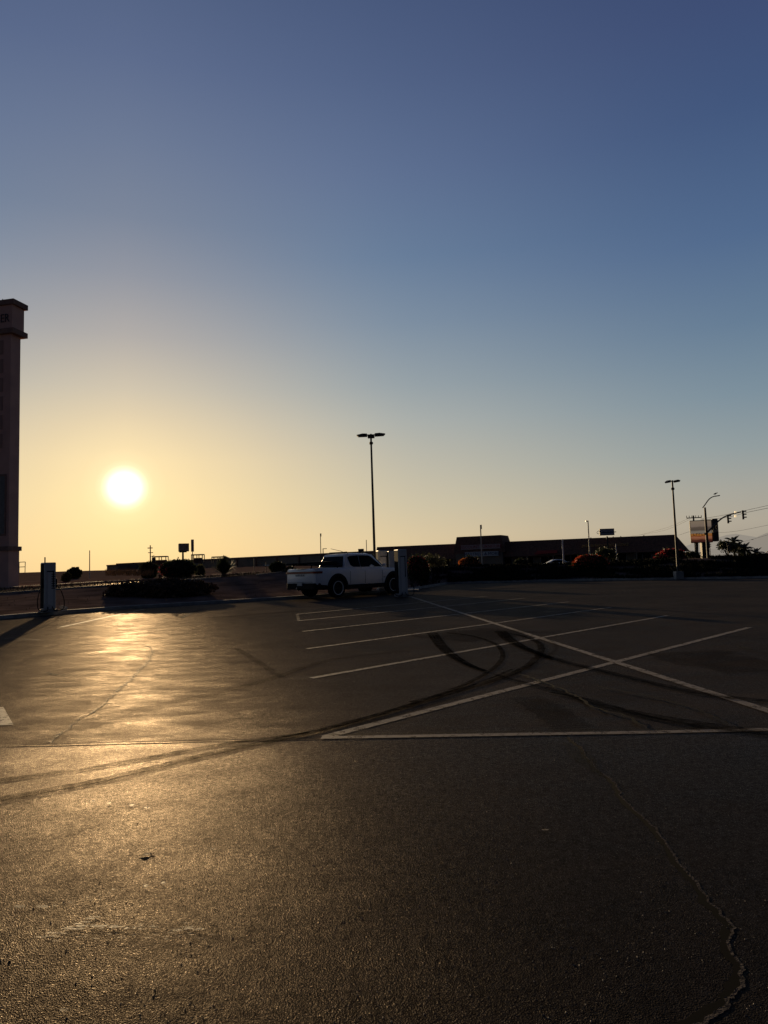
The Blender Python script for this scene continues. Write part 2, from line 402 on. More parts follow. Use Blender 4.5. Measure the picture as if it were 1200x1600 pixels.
def catmull(pts, n=10):
    r = []
    for i in range(len(pts)-1):
        p0 = pts[max(i-1,0)]; p1 = pts[i]; p2 = pts[i+1]; p3 = pts[min(i+2, len(pts)-1)]
        for k in range(n):
            t = k/n; r.append(.5*((2*p1)+(p2-p0)*t+(2*p0-5*p1+4*p2-p3)*t*t+(3*p1-p0-3*p2+p3)*t**3))
    r.append(pts[-1]); return r
def gl(*pp): return [G(x, y) for x, y in pp]
ZL = .0042
LW = .105
lines = [((508,1152),(1171,980.5)), ((486,1060),(1043,962)), ((480,1014),(956,949)), ((473,987),(890,940.5)), ((465,970.5),(820,935)), ((464,960),(760,932))]
for i, (a, b) in enumerate(lines):
    strip(gl(a, b), LW*1.05, ZL+.0006*i, 'parking_line', PAINT, .04, step=.5)
strip(gl((640,932),(1260,1131)), LW*1.1, ZL+.005, 'parking_line', PAINT, .04, step=.5)
strip([G(502,1153.5,.006), G(1000,1145.2,.006), G(1500,1134,.006)], .085, .012, 'parking_line', PAINT, .06, step=.3)
strip(gl((464,960),(467,970)), LW*.8, ZL+.007, 'parking_line', PAINT_FADE)
strip(gl((95,980),(225,952)), LW, ZL, 'parking_line', PAINT, .05)
strip(gl((0,997.5),(62,1000)), LW*.8, ZL, 'parking_line', PAINT_FADE, .05)
q = MB(); q.add([G(-60,1112), G(5,1105), G(21,1133), G(-60,1137)], [(0,1,2,3)]); q.v = [(a, b, ZL) for a, b, c in q.v]; S(q.build('painted_arrow', PAINT))
strip(gl((1180,1104),(1260,1100)), .3, ZL, 'painted_arrow', PAINT_FADE)

# tyre marks
def marks(pts, wid, z, m, n=3, gap=None, name='tyre_mark'):
    c = catmull(gl(*pts), 8)
    return strip(c, wid, z, name, m, .25, step=.12, seed=len(pts))
z = ZL+.008
marks([(0,1221),(160,1199),(330,1168),(480,1147),(560,1127),(640,1103),(710,1078),(760,1053),(783,1033),(784,1018),(770,1005),(735,994),(695,989)], .075, z, RUBBER_MARK)
marks([(0,1252),(170,1219),(330,1180),(480,1148),(600,1116),(700,1086),(770,1065),(810,1050),(838,1030),(846,1014),(838,1003),(815,994),(790,990)], .11, z+.001, RUBBER_MARK)
for k, (o, wd) in enumerate(((-8, .06), (-3, .05), (2, .06), (6, .04))):
    marks([(677+o,990),(685+o,1002),(697+o,1016),(715+o*.8,1030),(740+o*.5,1043),(760+o*.3,1050)], wd, z+.002+.0004*k, RUBBER_MARK)
    marks([(783+o,987),(797+o,1000),(815+o*.8,1011),(838+o*.6,1021),(862+o*.3,1030)], wd*1.3, z+.004+.0004*k, RUBBER_MARK)
marks([(845,1024),(880,1035),(940,1050),(1010,1067),(1080,1083),(1140,1092),(1200,1098),(1300,1108)], .13, z+.006, RUBBER_MARK)
marks([(770,1055),(820,1069),(880,1085),(930,1102),(1000,1118),(1080,1132),(1150,1143),(1250,1154)], lambda t: .05+.16*t, z+.007, RUBBER_MARK)
marks([(690,1082),(780,1058),(840,1036),(870,1012),(850,996)], .06, z+.0062, RUBBER_FAINT)
marks([(640,1100),(740,1072),(800,1048)], .05, z+.0064, RUBBER_MARK)
marks([(860,1084),(930,1098),(1010,1122),(1100,1141)], .06, z+.0066, RUBBER_MARK)
marks([(820,1092),(850,1108),(880,1130),(900,1142)], .35, z+.0085, RUBBER_FAINT)
marks([(370,1014),(395,1030),(442,1060)], .11, z, RUBBER_FAINT)
marks([(130,1125),(230,1106),(330,1086),(420,1063),(500,1036),(560,1026),(640,1018)], .16, z, RUBBER_FAINT)
marks([(500,1140),(560,1133),(640,1112),(720,1088)], .10, z+.0015, RUBBER_FAINT)
strip(gl((810,1131),(880,1127)), lambda t: .25*math.sin(math.pi*min(1, max(.02, t))), z+.01, 'dark_patch', OIL, .5)
o = strip([G(880,1160,.006), G(905,1182,.006), G(940,1215,.006)], lambda t: .16*math.sin(math.pi*max(.03, min(.97, t))), .0125, 'dark_patch', OIL, .4)
strip(gl((330,966),(470,955)), .5, z, 'dark_patch', RUBBER_FAINT, .4)
strip(gl((1060,1020),(1200,1050)), 1.2, z, 'dark_patch', RUBBER_FAINT, .4)  # this broad patch and the next only darken the asphalt
strip(gl((690,1000),(800,985)), 1.6, z+.001, 'dark_patch', RUBBER_FAINT, .4)

# cracks: a dark jagged gap with a raised broken lip beside it
def crack(pts, wid, z, lip=.0, side=1, amp=.02, seed=1, sub=.03, h=0, name='asphalt_crack', lipm=None):
    c = [G(x, y, h) for x, y in pts]; c = catmull(c, 10)
    o_ = [Vector((c[0].x, c[0].y))]
    for a, b in zip(c[:-1], c[1:]):
        a = Vector((a.x, a.y)); b = Vector((b.x, b.y)); n = max(1, int((b-a).length/sub))
        for k in range(1, n+1): o_.append(a.lerp(b, k/n))
    n = len(o_); cl = []; 
    for i, p in enumerate(o_):
        t = (o_[min(i+1, n-1)]-o_[max(i-1, 0)]).normalized(); nn = Vector((-t.y, t.x))
        j = amp*(noise.noise(Vector((i*sub*5, seed, 0)))+.6*noise.noise(Vector((i*sub*17, seed+3, 0)))+.35*noise.noise(Vector((i*sub*50, seed+5, 0))))
        cl.append((p+nn*j, nn))
    v = []; lv = []
    for i, (p, nn) in enumerate(cl):
        tt = i/(n-1); env = min(1, .25+20*tt, .25+20*(1-tt))
        wd = (wid(tt) if callable(wid) else wid)*env*(1+.8*noise.noise(Vector((i*sub*9, seed+20, 0)))+.5*noise.noise(Vector((i*sub*40, seed+23, 0))))
        v += [(*(p+nn*wd*.5), z), (*(p-nn*wd*.5), z)]
        if lip:
            lw = lip*env*(.55+1.1*abs(noise.noise(Vector((i*sub*4, seed+40, 0)))))
            e = wd*.5; s_ = nn*side
            lv += [(*(p+s_*(e-.001)), z+.0004), (*(p+s_*(e+lw*.85)), z+.0007*env+.0003), (*(p+s_*(e+lw)), z-.002)]
    b = MB(); b.add(v, [(i*2, i*2+1, i*2+3, i*2+2) for i in range(n-1)])
    if lip:
        b.m = 1; b.add(lv, [(i*3+j, i*3+3+j, i*3+4+j, i*3+1+j) for i in range(n-1) for j in (0, 1)])
    return S(b.build(name, [CRACK, lipm or LIP]))
crack([(884,1150),(905,1170),(925,1196),(945,1216),(962,1230),(972,1252),(1000,1278),(1030,1308),(1052,1345),(1085,1385),(1108,1415),(1131,1440),(1128,1458),(1136,1485),(1150,1505),(1145,1530),(1138,1550),(1110,1578),(1060,1606),(1000,1640)], lambda t: .024+.008*t**2, .0069, .018, 1, .024, 2, .012, .006)
crack([(810,1056),(850,1068),(880,1082),(905,1092),(925,1107),(960,1118),(985,1125),(1003,1138)], .03, z+.010, 0, 1, .05, 5)
crack([(930,1074),(980,1085),(1020,1092),(1090,1112),(1140,1135)], .022, z+.010, 0, 1, .05, 9)
crack([(1150,1010),(1180,1018),(1230,1028)], .03, z+.010, 0, 1, .06, 11)
crack([(1052,1345),(1066,1352),(1090,1352),(1120,1362)], .0014, .0074, 0, 1, .015, 31, .012, .006)
crack([(1131,1440),(1160,1436),(1200,1450)], .0014, .0074, 0, 1, .015, 32, .012, .006)
crack([(962,1230),(940,1248),(936,1270)], .0016, .0074, 0, 1, .012, 33, .012, .006)
LIPB = worn('crack_lip_glint', (.26, .20, .13), .75, .50, 9, .8, .06, .06)  # glint along the crack edges, painted in as a paler lip colour
crack([(222,1006),(238,1014),(234,1032),(222,1045)], .005, .0050, .035, -1, .05, 3, .02, 0, lipm=LIPB)
crack([(226,1040),(212,1056),(205,1064),(182,1082)], .005, .0050, .045, -1, .06, 23, .02, 0, lipm=LIPB)
crack([(186,1078),(170,1094),(158,1106),(140,1116)], .005, .0050, .025, -1, .05, 24, .02, 0, lipm=LIPB)
crack([(150,1110),(130,1122),(105,1140),(78,1163)], .005, .0050, .03, -1, .045, 25, .02, 0, lipm=LIPB)
crack([(205,1064),(232,1058),(262,1060)], .006, .0075, .012, 1, .04, 26, .02, 0, lipm=LIPB)
crack([(165,1100),(200,1104),(240,1102)], .006, .0075, .012, 1, .04, 27, .02, 0, lipm=LIPB)
crack([(0,1166),(100,1164),(200,1161),(300,1158.5),(400,1156.5),(503,1154.5)], .005, .0125, .018, 1, .012, 4, .03, .006)
crack([(503,1150.2),(700,1147),(900,1143),(1200,1137.2)], .012, .0125, 0, 1, .006, 6, .03)
crack([(70,1052),(90,1055),(120,1056)], .03, .0075, 0, 1, .05, 12)
crack([(284,966),(300,958),(318,951)], .05, .0125, .06, 1, .06, 13)
# flakes of old paint and scuffs in the foreground
def blob(px, py, wpx, hpx, m, name, z=.0105, h=.006, n=14, seed=0):
    c = [G(px+math.cos(a)*wpx*(1+.3*noise.noise(Vector((math.cos(a)*2, math.sin(a)*2, seed)))), py+math.sin(a)*hpx*(1+.3*noise.noise(Vector((math.cos(a)*2, math.sin(a)*2, seed+4)))), h) for a in [2*math.pi*k/n for k in range(n)]]
    b = MB(); b.add([(p.x, p.y, z) for p in c], [tuple(range(n))]); return S(b.build(name, m))
FLAKE = worn('paint_flake', (.30, .24, .16), .6, .54, 20, .75, .2)
for i, (x, y, a, b_) in enumerate([(31,1418,9,2.2),(66,1418,10,2.6),(145,1253,4,1.2),(170,1256,4,1.2),(206,1259,5,1.3),(230,1263,5,1.2),(333,1328,6,1),(228,1386,4,2),(255,1381,4,2),(100,1580,7,3),(425,1297,5,.8),(852,1298,6,1.2)]):
    blob(x, y, a, b_, FLAKE, 'paint_flake', z=.0105+.0004*(i%4), seed=i)
rng = random.Random(19)
def scuffs(x0, y0, x1, y1, n, w0, w1, h0, h1, jit, zb):
    b = MB()
    for i in range(n):
        t = rng.random(); x = x0+(x1-x0)*t+rng.gauss(0, jit*2); y = y0+(y1-y0)*t+rng.gauss(0, jit); w_ = rng.uniform(w0, w1); h_ = rng.uniform(h0, h1); m_ = 9; z_ = zb+.00004*i
        c = [G(x+math.cos(a)*w_*rng.uniform(.6,1.2), y+math.sin(a)*h_*rng.uniform(.5,1.3), .006) for a in [2*math.pi*k/m_ for k in range(m_)]]
        b.add([(p.x, p.y, z_) for p in c], [tuple(range(m_))])
    S(b.build('paint_scuff', FLAKE))
scuffs(118, 1446, 150, 1433, 5, 6, 12, .8, 1.8, .7, .0090)
scuffs(62, 1468, 115, 1450, 12, 4, 11, .6, 1.6, 2.0, .0095)
scuffs(110, 1450, 310, 1452, 46, 2, 9, .5, 1.5, 2.4, .0100)
scuffs(60, 1464, 330, 1466, 26, 2, 9, .4, .9, 3.0, .0120)
scuffs(70, 1418, 260, 1380, 10, 2, 5, .4, 1.1, 5.0, .0135)
# loose grit
rng = random.Random(77); gb = MB()
for i in range(5200):
    px = rng.uniform(-120, 1320); py = 1165+(rng.random()**.8)*520
    if noise.noise(Vector((px*.006, py*.011, 3))) < -.1+.25*rng.random(): continue
    c = G(px, py, .006); r_ = .0012+.0030*rng.random()**4
    if rng.random() < .004: r_ = .005
    a = rng.random()*3.14; ex = Vector((math.cos(a), math.sin(a), 0))*r_*(.8+.7*rng.random()); ey = Vector((-math.sin(a), math.cos(a), 0))*r_*(.6+.5*rng.random())
    h_ = Vector((0,0,r_*(.5+.6*rng.random())))
    gb.add([c-ex-ey*.3, c-ey, c+ex, c+ey, c-ex*.3+h_, c+ex*.4+ey*.2+h_*.9], [(0,1,4),(1,5,4),(1,2,5),(2,3,5),(3,4,5),(3,0,4)])
tag(gb.build('grit', mat('grit_stone', (.16,.13,.11), .7, noise_amt=.6, noise_scale=30)), 'loose pale grit scattered over the foreground asphalt', 'gravel', kind='stuff')
# fallen leaf
lf = MB(); c = G(229, 1336, .006)
lv = []
for i in range(9):
    t = i/8; wv = .018*math.sin(math.pi*min(.98, max(.03, t)))*(1+.3*math.sin(i*5)); x = -.045+.09*t
    lv += [(x, -wv, .010+.012*abs(math.sin(t*4))), (x, 0, .006+.006*math.sin(t*3)), (x, wv, .014)]
lf.add(lv, [(i*3+j, i*3+3+j, i*3+4+j, i*3+1+j) for i in range(8) for j in (0, 1)])
lo_ = lf.build('dead_leaf', mat('dead_leaf', (.035, .025, .018), .8), loc=(c.x, c.y, .006)); lo_.scale = (.8, .55, .3); lo_.rotation_euler = (0, 0, .35)
tag(lo_, 'small dark curled dead leaf lying on the sunlit foreground asphalt', 'leaf')

# ------------------------------------------------------------------ common materials
WHITE = mat('white_car_paint', (.84, .83, .82), .35, coat=.25, noise_amt=.04, noise_scale=2)
WHITE2 = mat('white_metal', (.60, .60, .60), .45, noise_amt=.06)
GREYM = mat('grey_metal', (.28, .28, .29), .5)
BLACKP = mat('black_plastic', (.006, .006, .006), .7, bump=.2, bump_scale=60, spec=.15)
GLASS = mat('tinted_glass', (.003, .0035, .005), .25, spec=.06)
RUBBER = mat('tyre_rubber', (.006, .006, .006), .85, bump=.3, spec=.15)
RIM = mat('dark_rim', (.01, .01, .01), .5, spec=.3)
RIMED = mat('rim_edge', (.85, .82, .75), .5)
RED = mat('tail_light', (.20, .008, .01), .25)
CHROME = mat('chrome', (.6, .6, .6), .2, metal=1)
POLEM = mat('dark_pole', (.018, .016, .016), .6)
POLEG = mat('galvanised_pole', (.30, .29, .28), .5, metal=.4, noise_amt=.15)
STUCCO = mat('mauve_stucco', (.58, .37, .31), .9, noise_amt=.1, noise_scale=.8, bump=.4, bump_scale=12, spec=.2)
STUCCO_D = mat('dark_stucco_trim', (.24, .16, .13), .9, noise_amt=.15, spec=.2)

# ------------------------------------------------------------------ pickup truck
def make_truck(name, label, cat, loc, rz, s):
    root = thing(name, label, cat, loc, rz, scale=s)
    # body loft: stations x, half width, bottom z, top z
    stn = [(-1.24,.80,.62,1.22),(-1.19,.93,.56,1.25),(-1.10,.965,.54,1.265),(-.9,.98,.53,1.27),(-.5,.99,.52,1.27),(0,.99,.52,1.265),(.5,.99,.50,1.26),(1.2,.985,.49,1.245),(2.0,.985,.49,1.235),(2.7,.985,.50,1.225),(3.1,.985,.52,1.21),(3.6,.98,.54,1.18),(3.95,.955,.56,1.14),(4.15,.90,.60,1.09),(4.27,.80,.66,1.02)]
    vs = []; K = 16
    for (x, hw, zb, zt) in stn:
        h = zt-zb
        half = [(0, zb), (hw*.8, zb), (hw*.955, zb+.01), (hw*.985, zb+.06), (hw*.995, zb+h*.35), (hw, zb+h*.62), (hw*.975, zb+h*.86), (hw*.945, zb+h*.955), (hw*.90, zb+h*.995), (0, zt+(.035 if 2.7 <= x <= 4.0 else .0))]
        ring = [(x, y, z) for y, z in half] + [(x, -y, z) for y, z in half[-2:0:-1]]
        K = len(ring); vs += ring
    fs = [(i*K+k, i*K+(k+1)%K, (i+1)*K+(k+1)%K, (i+1)*K+k) for i in range(len(stn)-1) for k in range(K)]
    fs += [tuple(range(K))[::-1], tuple(range((len(stn)-1)*K, len(stn)*K))]
    b = MB(); b.add(vs, fs); body = b.build('body', [WHITE, BLACKP], root)
    cut = []
    for wx in (0, 3.45):
        for sd in (-1, 1):
            c = MB(); n = 40
            c.prism([(wx+.53*math.cos(2*math.pi*k/n), sd*.60, .44+.53*math.sin(2*math.pi*k/n)) for k in range(n)], (0, sd*.6, 0)); cut.append(c.build('cut', BLACKP))
    c = MB(); c.box(-1.08, .42, -.72, .72, .82, 1.6); cut.append(c.build('cut', BLACKP))
    root_inv = root.matrix_world.copy()
    # do the boolean in local space
    body.parent = None; boolean(body, cut); body.parent = root
    me = body.data
    me.polygons.foreach_set('use_smooth', [True]*len(me.polygons))
    try: me.set_sharp_from_angle(angle=R(32))
    except Exception: pass
    # greenhouse
    def sec(x, hw, z): return (x, hw, z)
    lowr = [(.50, .86, 1.255), (1.3, .90, 1.24), (2.2, .90, 1.23), (3.02, .84, 1.235)]
    upr = [(.72, .68, 1.82), (1.3, .71, 1.85), (2.1, .70, 1.84), (2.40, .66, 1.80)]
    cb_ = MB(); vs = []
    mid_r = [(.70, .54, 1.85), (1.3, .57, 1.885), (2.08, .57, 1.875), (2.38, .54, 1.83)]
    for l, u, m_ in zip(lowr, upr, mid_r):
        vs += [(l[0], l[1], l[2]-.04), (u[0], u[1], u[2]), (m_[0], m_[1], m_[2]), (m_[0], -m_[1], m_[2]), (u[0], -u[1], u[2]), (l[0], -l[1], l[2]-.04)]
    fs = [(i*6+k, i*6+(k+1)%6, i*6+6+(k+1)%6, i*6+6+k) for i in range(3) for k in range(6)] + [(0,1,2,3,4,5), (18,19,20,21,22,23)]
    cb_.add(vs, fs); cb_.build('cabin', WHITE, root, smooth=True, bevel=.02)
    # side windows (proud of the cabin by a few mm)
    def sidept(x, z, sd):
        # interpolate half width on slanted side
        hl = .86+.04*min(1, max(0, (x-.5)/.8)) if x < 2.2 else .90-.06*(x-2.2)/.82
        hu = .68+.03*min(1, max(0, (x-.72)/.58)) if x < 2.1 else .70-.04*(x-2.1)/.3
        t = (z-1.2)/(1.83-1.2); return Vector((x, sd*((hl+(hu-hl)*t)+.008), z))
    for sd in (-1, 1):
        for poly in ([(.80,1.70),(.93,1.755),(1.42,1.785),(1.42,1.275),(1.02,1.285),(.88,1.36)], [(1.46,1.785),(2.08,1.77),(2.26,1.72),(2.80,1.31),(2.80,1.27),(1.46,1.275)]):
            wv = MB(); pts = [sidept(x, z_, sd) for x, z_ in poly]; wv.prism(pts, (0, sd*.012, 0)); wv.build('side_window', GLASS, root)
    wv = MB(); 
    a, b2, c_, d_ = Vector((.50-.0, .74, 1.29)), Vector((.50, -.74, 1.29)), Vector((.70, -.60, 1.75)), Vector((.70, .60, 1.75)); off = Vector((-.03, 0, .01))
    wv.prism([a+off, b2+off, c_+off, d_+off], (.02, 0, 0)); wv.build('rear_window', GLASS, root)
    wv = MB(); wv.prism([Vector((3.0,.76,1.28)), Vector((3.0,-.76,1.28)), Vector((2.46,-.62,1.78)), Vector((2.46,.62,1.78))], (.02, 0, .02)); wv.build('windscreen', GLASS, root)
    # black cladding: sills, bumpers, arch flares
    for y0, y1 in ((-.985,-.86),(.86,.985)): sl = MB(); sl.box(.5, 2.95, y0, y1, .34, .53); sl.build('sill', BLACKP, root, bevel=.02)
    sl = MB(); sl.box(-.6, 3.9, -.75, .75, .36, .6); sl.build('underbody', BLACKP, root, bevel=.02)
    bp = MB(); vs = []
    for (x, hw) in ((-1.27, .80), (-1.24, .90), (-1.05, .965), (-.6, .955)): vs += [(x, hw, .40 if x < -1 else .46), (x, hw, .66), (x, -hw, .66), (x, -hw, .40 if x < -1 else .46)]
    bp.add(vs, [(i*4+k, i*4+(k+1)%4, i*4+4+(k+1)%4, i*4+4+k) for i in range(3) for k in range(4)] + [(0,1,2,3), (12,13,14,15)]); rb = bp.build('rear_bumper', BLACKP, root, bevel=.02)
    pl = MB(); pl.box(-1.29, -1.272, -.16, .16, .56, .71); pl.build('number_plate', mat('number_plate', (.45,.45,.44), .5), rb)
    ht = MB(); ht.tube([(-1.38, .1, .42), (-1.25, .1, .42)], .03); ht.lathe([(0,0),(.035,.02),(.035,.06),(0,.08)], 10, 'z', (-1.36,.1,.42)); ht.build('tow_hitch', CHROME, rb, smooth=True)
    fb = MB(); vs = []
    for (x, hw) in ((3.98, .95), (4.2, .88), (4.32, .75)): vs += [(x, hw, .38), (x, hw, .68), (x, -hw, .68), (x, -hw, .38)]
    fb.add(vs, [(i*4+k, i*4+(k+1)%4, i*4+4+(k+1)%4, i*4+4+k) for i in range(2) for k in range(4)] + [(0,1,2,3), (8,9,10,11)]); fb.build('front_bumper', BLACKP, root, bevel=.02)
    for wx in (0, 3.45):
        for sd in (-1, 1):
            fl = MB(); n = 24; vs = []
            for k in range(n+1):
                a = R(-12)+R(204)*k/n
                for (r_, y) in ((.475, .86), (.475, 1.005), (.585, .998), (.60, .97)):
                    vs.append((wx+r_*math.cos(a), sd*y, .44+r_*math.sin(a)))
            fl.add(vs, [(i*4+j, i*4+4+j, i*4+5+j, i*4+1+j) for i in range(n) for j in range(3)]); fl.build('arch_flare', BLACKP, root, smooth=True)
            wh = bpy.data.objects.new('wheel', None); COL.objects.link(wh); wh.parent = root; wh.location = (wx, sd*.86, .42)
            ty = MB(); ty.lathe([(.285, -.13), (.33, -.14), (.395, -.13), (.418, -.09), (.42, 0), (.418, .09), (.395, .13), (.33, .14), (.285, .13)], 40)
            ty.build('tyre', RUBBER, wh, smooth=True)
            rm = MB(); yo = sd*.10
            rm.lathe([(.285, -sd*.13), (.285, yo), (.27, yo*.85), (.27, yo*.3), (.001, yo*.3)], 36)
            for k in range(5):
                a = 2*math.pi*k/5+.3; d = Vector((math.cos(a), 0, math.sin(a))); t = Vector((-math.sin(a), 0, math.cos(a)))
                for q in (-.045, .045):
                    rm.obox(d*.15+t*q*1.2+Vector((0, yo*.8, 0)), d*.125+t*q*.4, (0, .02, 0), t*.018)
            rm.lathe([(.001, yo*.95), (.06, yo*.95), (.07, yo*.6)], 16)
            rm.build('rim', RIM, wh, smooth=False)
            rg = MB(); rg.lathe([(.262, yo*1.02), (.266, yo*1.4), (.292, yo*1.4), (.296, yo*1.0)], 40); rg.build('rim_edge', RIMED, wh, smooth=True)
    # light bar
    tl = MB(); 
    vs = []
    path = [(-.88,.985,1.0),(-1.0,.985,1.0),(-1.12,.972,1.0),(-1.20,.94,1.0),(-1.245,.83,1.0),(-1.25,.4,1),(-1.25,-.4,1),(-1.245,-.83,1),(-1.20,-.94,1),(-1.12,-.972,1),(-1.0,-.985,1),(-.88,-.985,1)]
    for (x, y, _) in path:
        ox = .018
        vs += [(x-(ox if abs(y) < .95 else 0), y+(ox if y > .9 else -ox if y < -.9 else 0), 1.055), (x-(ox if abs(y) < .95 else 0), y+(ox if y > .9 else -ox if y < -.9 else 0), 1.145), (x+.02, y*.96, 1.145), (x+.02, y*.96, 1.055)]
    tl.add(vs, [(i*4+k, i*4+(k+1)%4, i*4+4+(k+1)%4, i*4+4+k) for i in range(len(path)-1) for k in range(4)]); tl.build('tail_light_bar', RED, root)
    text_mesh('tailgate_lettering', 'R I V I A N', .125, BLACKP, root, (-1.258, 0, .985), (0, -1, 0), (0, 0, 1), .004, sx=1.0)
    text_mesh('door_badge', 'R1T', .07, BLACKP, root, (2.86, -.992, .80), (1, 0, 0), (0, 0, 1), .003)
    # panel gaps
    for x in (.72, 1.62, 2.72):
        for sd in (-1, 1): gp = MB(); gp.box(x-.006, x+.006, sd*.988, sd*.9925, .56, 1.10); gp.build('door_seam', BLACKP, root)
    gp = MB(); gp.box(-1.256, -1.25, -.78, .78, .70, .708); gp.build('tailgate_seam', BLACKP, root)
    for x in (1.35, 2.35):
        for sd in (-1, 1): h = MB(); h.box(x, x+.2, sd*.985, sd*1.003, 1.0, 1.03); h.build('door_handle', WHITE, root, bevel=.005)
    for sd in (-1, 1):
        mm = MB(); mm.tube([(2.74, sd*.88, 1.25), (2.74, sd*1.0, 1.28)], .025); mm.obox((2.76, sd*1.07, 1.32), (.05, 0, 0), (0, .09, 0), (0, 0, .065)); mm.build('mirror', WHITE, root, bevel=.03)
        hl = MB(); hl.obox((4.16, sd*.78, .93), (.05, 0, 0), (0, .07, 0), (0, 0, .11)); hl.build('headlight', mat('headlight', (.5,.5,.5), .1), root, bevel=.02)
    # bed rack with flat black boards overhanging the tailgate, roof crossbars, roof antenna
    br = MB()
    for x in (-.95, .1):
        br.tube([(x,.86,1.27),(x,.80,1.42),(x,-.80,1.42),(x,-.86,1.27)], .028, 8)
    for y in (-.72, .72): br.tube([(-1.05, y, 1.44), (.35, y, 1.46)], .025, 8)
    br.build('bed_rack', BLACKP, root, smooth=True)
    bd = MB(); bd.obox((-.95, .25, 1.47), (.62, .05, .0), (-.03, .30, 0), (0, 0, .035)); bd.build('rack_board', BLACKP, root, bevel=.02)
    bd = MB(); bd.obox((-.22, -.25, 1.49), (.55, 0, .01), (0, .35, 0), (0, 0, .055)); bd.build('rack_board', BLACKP, root, bevel=.02)
    rr_ = MB()
    for x in (.95, 1.85): rr_.tube([(x, .60, 1.84), (x, .57, 1.935), (x, -.57, 1.935), (x, -.60, 1.84)], .022, 8)
    rr_.build('roof_rack', BLACKP, root, smooth=True)
    return root
rw = G(526, 934.3); TS = 1.11; TR = R(46.8)
off = Matrix.Rotation(TR, 3, 'Z') @ Vector((0, -.86*TS, 0))
make_truck('pickup_truck', 'white four door pickup truck with black bed rack parked before the charging cabinets', 'pickup truck', (rw.x-off.x, rw.y-off.y, .004), TR, TS)

# ------------------------------------------------------------------ charging cabinets
CAB = mat('charger_shell', (.52, .50, .47), .45, noise_amt=.05)
CABP = mat('charger_panel', (.66, .63, .58), .5)
CABD = mat('charger_dark_side', (.012, .012, .014), .85, spec=.05)
GREENL = mat('charger_edge_trim', (.55, .62, .58), .3)
def charger(label, loc, rz, w_, d_, h, cable=True, antenna=False, recess=True, ticks=False):
    t = thing('charging_cabinet', label, 'EV charger', loc, rz, 'charging cabinets of the parking lot')
    b = MB(); b.box(-w_/2, w_/2, -d_/2, d_/2, .1, h); b.build('shell', CAB, t, bevel=.03)
    b = MB(); b.box(-w_/2-.04, w_/2+.04, -d_/2-.04, d_/2+.04, 0, .1); b.build('plinth', CONC, t)
    b = MB(); b.box(-w_/2-.006, -w_/2+.02, -d_/2+.03, d_/2-.03, .15, h-.04); b.build('side_panel', CABD, t)
    b = MB(); b.box(-w_/2+.01, -w_/2+.035, -d_/2-.01, -d_/2+.03, .3, h-.08); b.box(-w_/2+.03, w_/2-.06, -d_/2-.01, -d_/2+.02, h-.06, h-.04); b.build('edge_trim', GREENL, t)
    if recess:
        b = MB(); b.box(-w_/2+.12, w_/2-.12, -d_/2-.012, -d_/2+.02, .25, h-.36); fr = b.build('door_panel', CABP, t, bevel=.01)
        b = MB(); b.box(-w_/2+.10, w_/2-.08, -d_/2-.016, -d_/2+.02, h-.345, h-.31); b.box(w_/2-.118, w_/2-.09, -d_/2-.016, -d_/2+.02, .9, h-.345); b.build('door_gap', CABD, t)
    if ticks:
        b = MB()
        for k in range(7): b.box(w_/2-.17, w_/2-.03, -d_/2-.02, -d_/2, h-.45-k*.085, h-.42-k*.085)
        b.build('vent_louvre', CABD, t)
    if cable:
        for sd in (-1, 1):
            if sd == 1 and not antenna: pass
            hl = MB(); hl.obox((sd*(w_/2+.03), -d_/2+.1, 1.05), (.03,0,0), (0,.05,0), (0,0,.16)); hl.build('connector_holster', CABD, t, bevel=.01)
            x0 = sd*(w_/2+.03); pts = [Vector((x0, -d_/2+.06, 1.0)), Vector((x0+sd*.12, -d_/2-.02, .8)), Vector((x0+sd*.22, -d_/2-.08, .45)), Vector((x0+sd*.20, -d_/2-.12, .14)), Vector((x0+sd*.05, -d_/2-.15, .05)), Vector((x0-sd*.12, -d_/2-.1, .08)), Vector((x0-sd*.16, -d_/2-.01, .2))]
            b = MB(); b.tube(catmull(pts, 6), .017, 6); b.build('charging_cable', BLACKP, t, smooth=True)
    if antenna:
        b = MB(); b.tube([(-.12, 0, h-.02), (-.12, 0, h+.2)], .022, 6); b.build('antenna', POLEM, t)
    return t
def zt(px, py, p): return P(px, py, p.y).z
lc = G(75, 956.5, .12); lc.z = .12
charger('grey charging cabinet with looping cables, alone at the left kerb', lc, R(46), .42, .38, zt(75, 879, lc)-.12, antenna=True, ticks=True)
c1 = G(628, 932.5); c1.y += .25
charger('tall pale charging cabinet standing right of the truck nose behind the blue sign', (c1.x, c1.y, 0), R(17), .42, .60, zt(628, 858.5, c1))
c2 = P(597.5, 884, 37.3); charger('charging cabinet with recessed front panel seen over the truck bonnet', (c2.x, c2.y, .1), R(15), .56, .5, zt(598, 860, c2)-.1, cable=False)
c3 = P(612, 884, 36.4); charger('plain grey cabinet half hidden between two other charging cabinets', (c3.x, c3.y, .1), R(15), .40, .4, zt(612, 861, c3)-.1, cable=False, recess=False)
isl = MB(); isl.box(-2.2, 1.7, -1.2, 1.2, 0, .11); o = isl.build('charger_island', CONC, loc=(.1, 38.0, 0), bevel=.02); o.rotation_euler = (0,0,R(-3)); S(o)
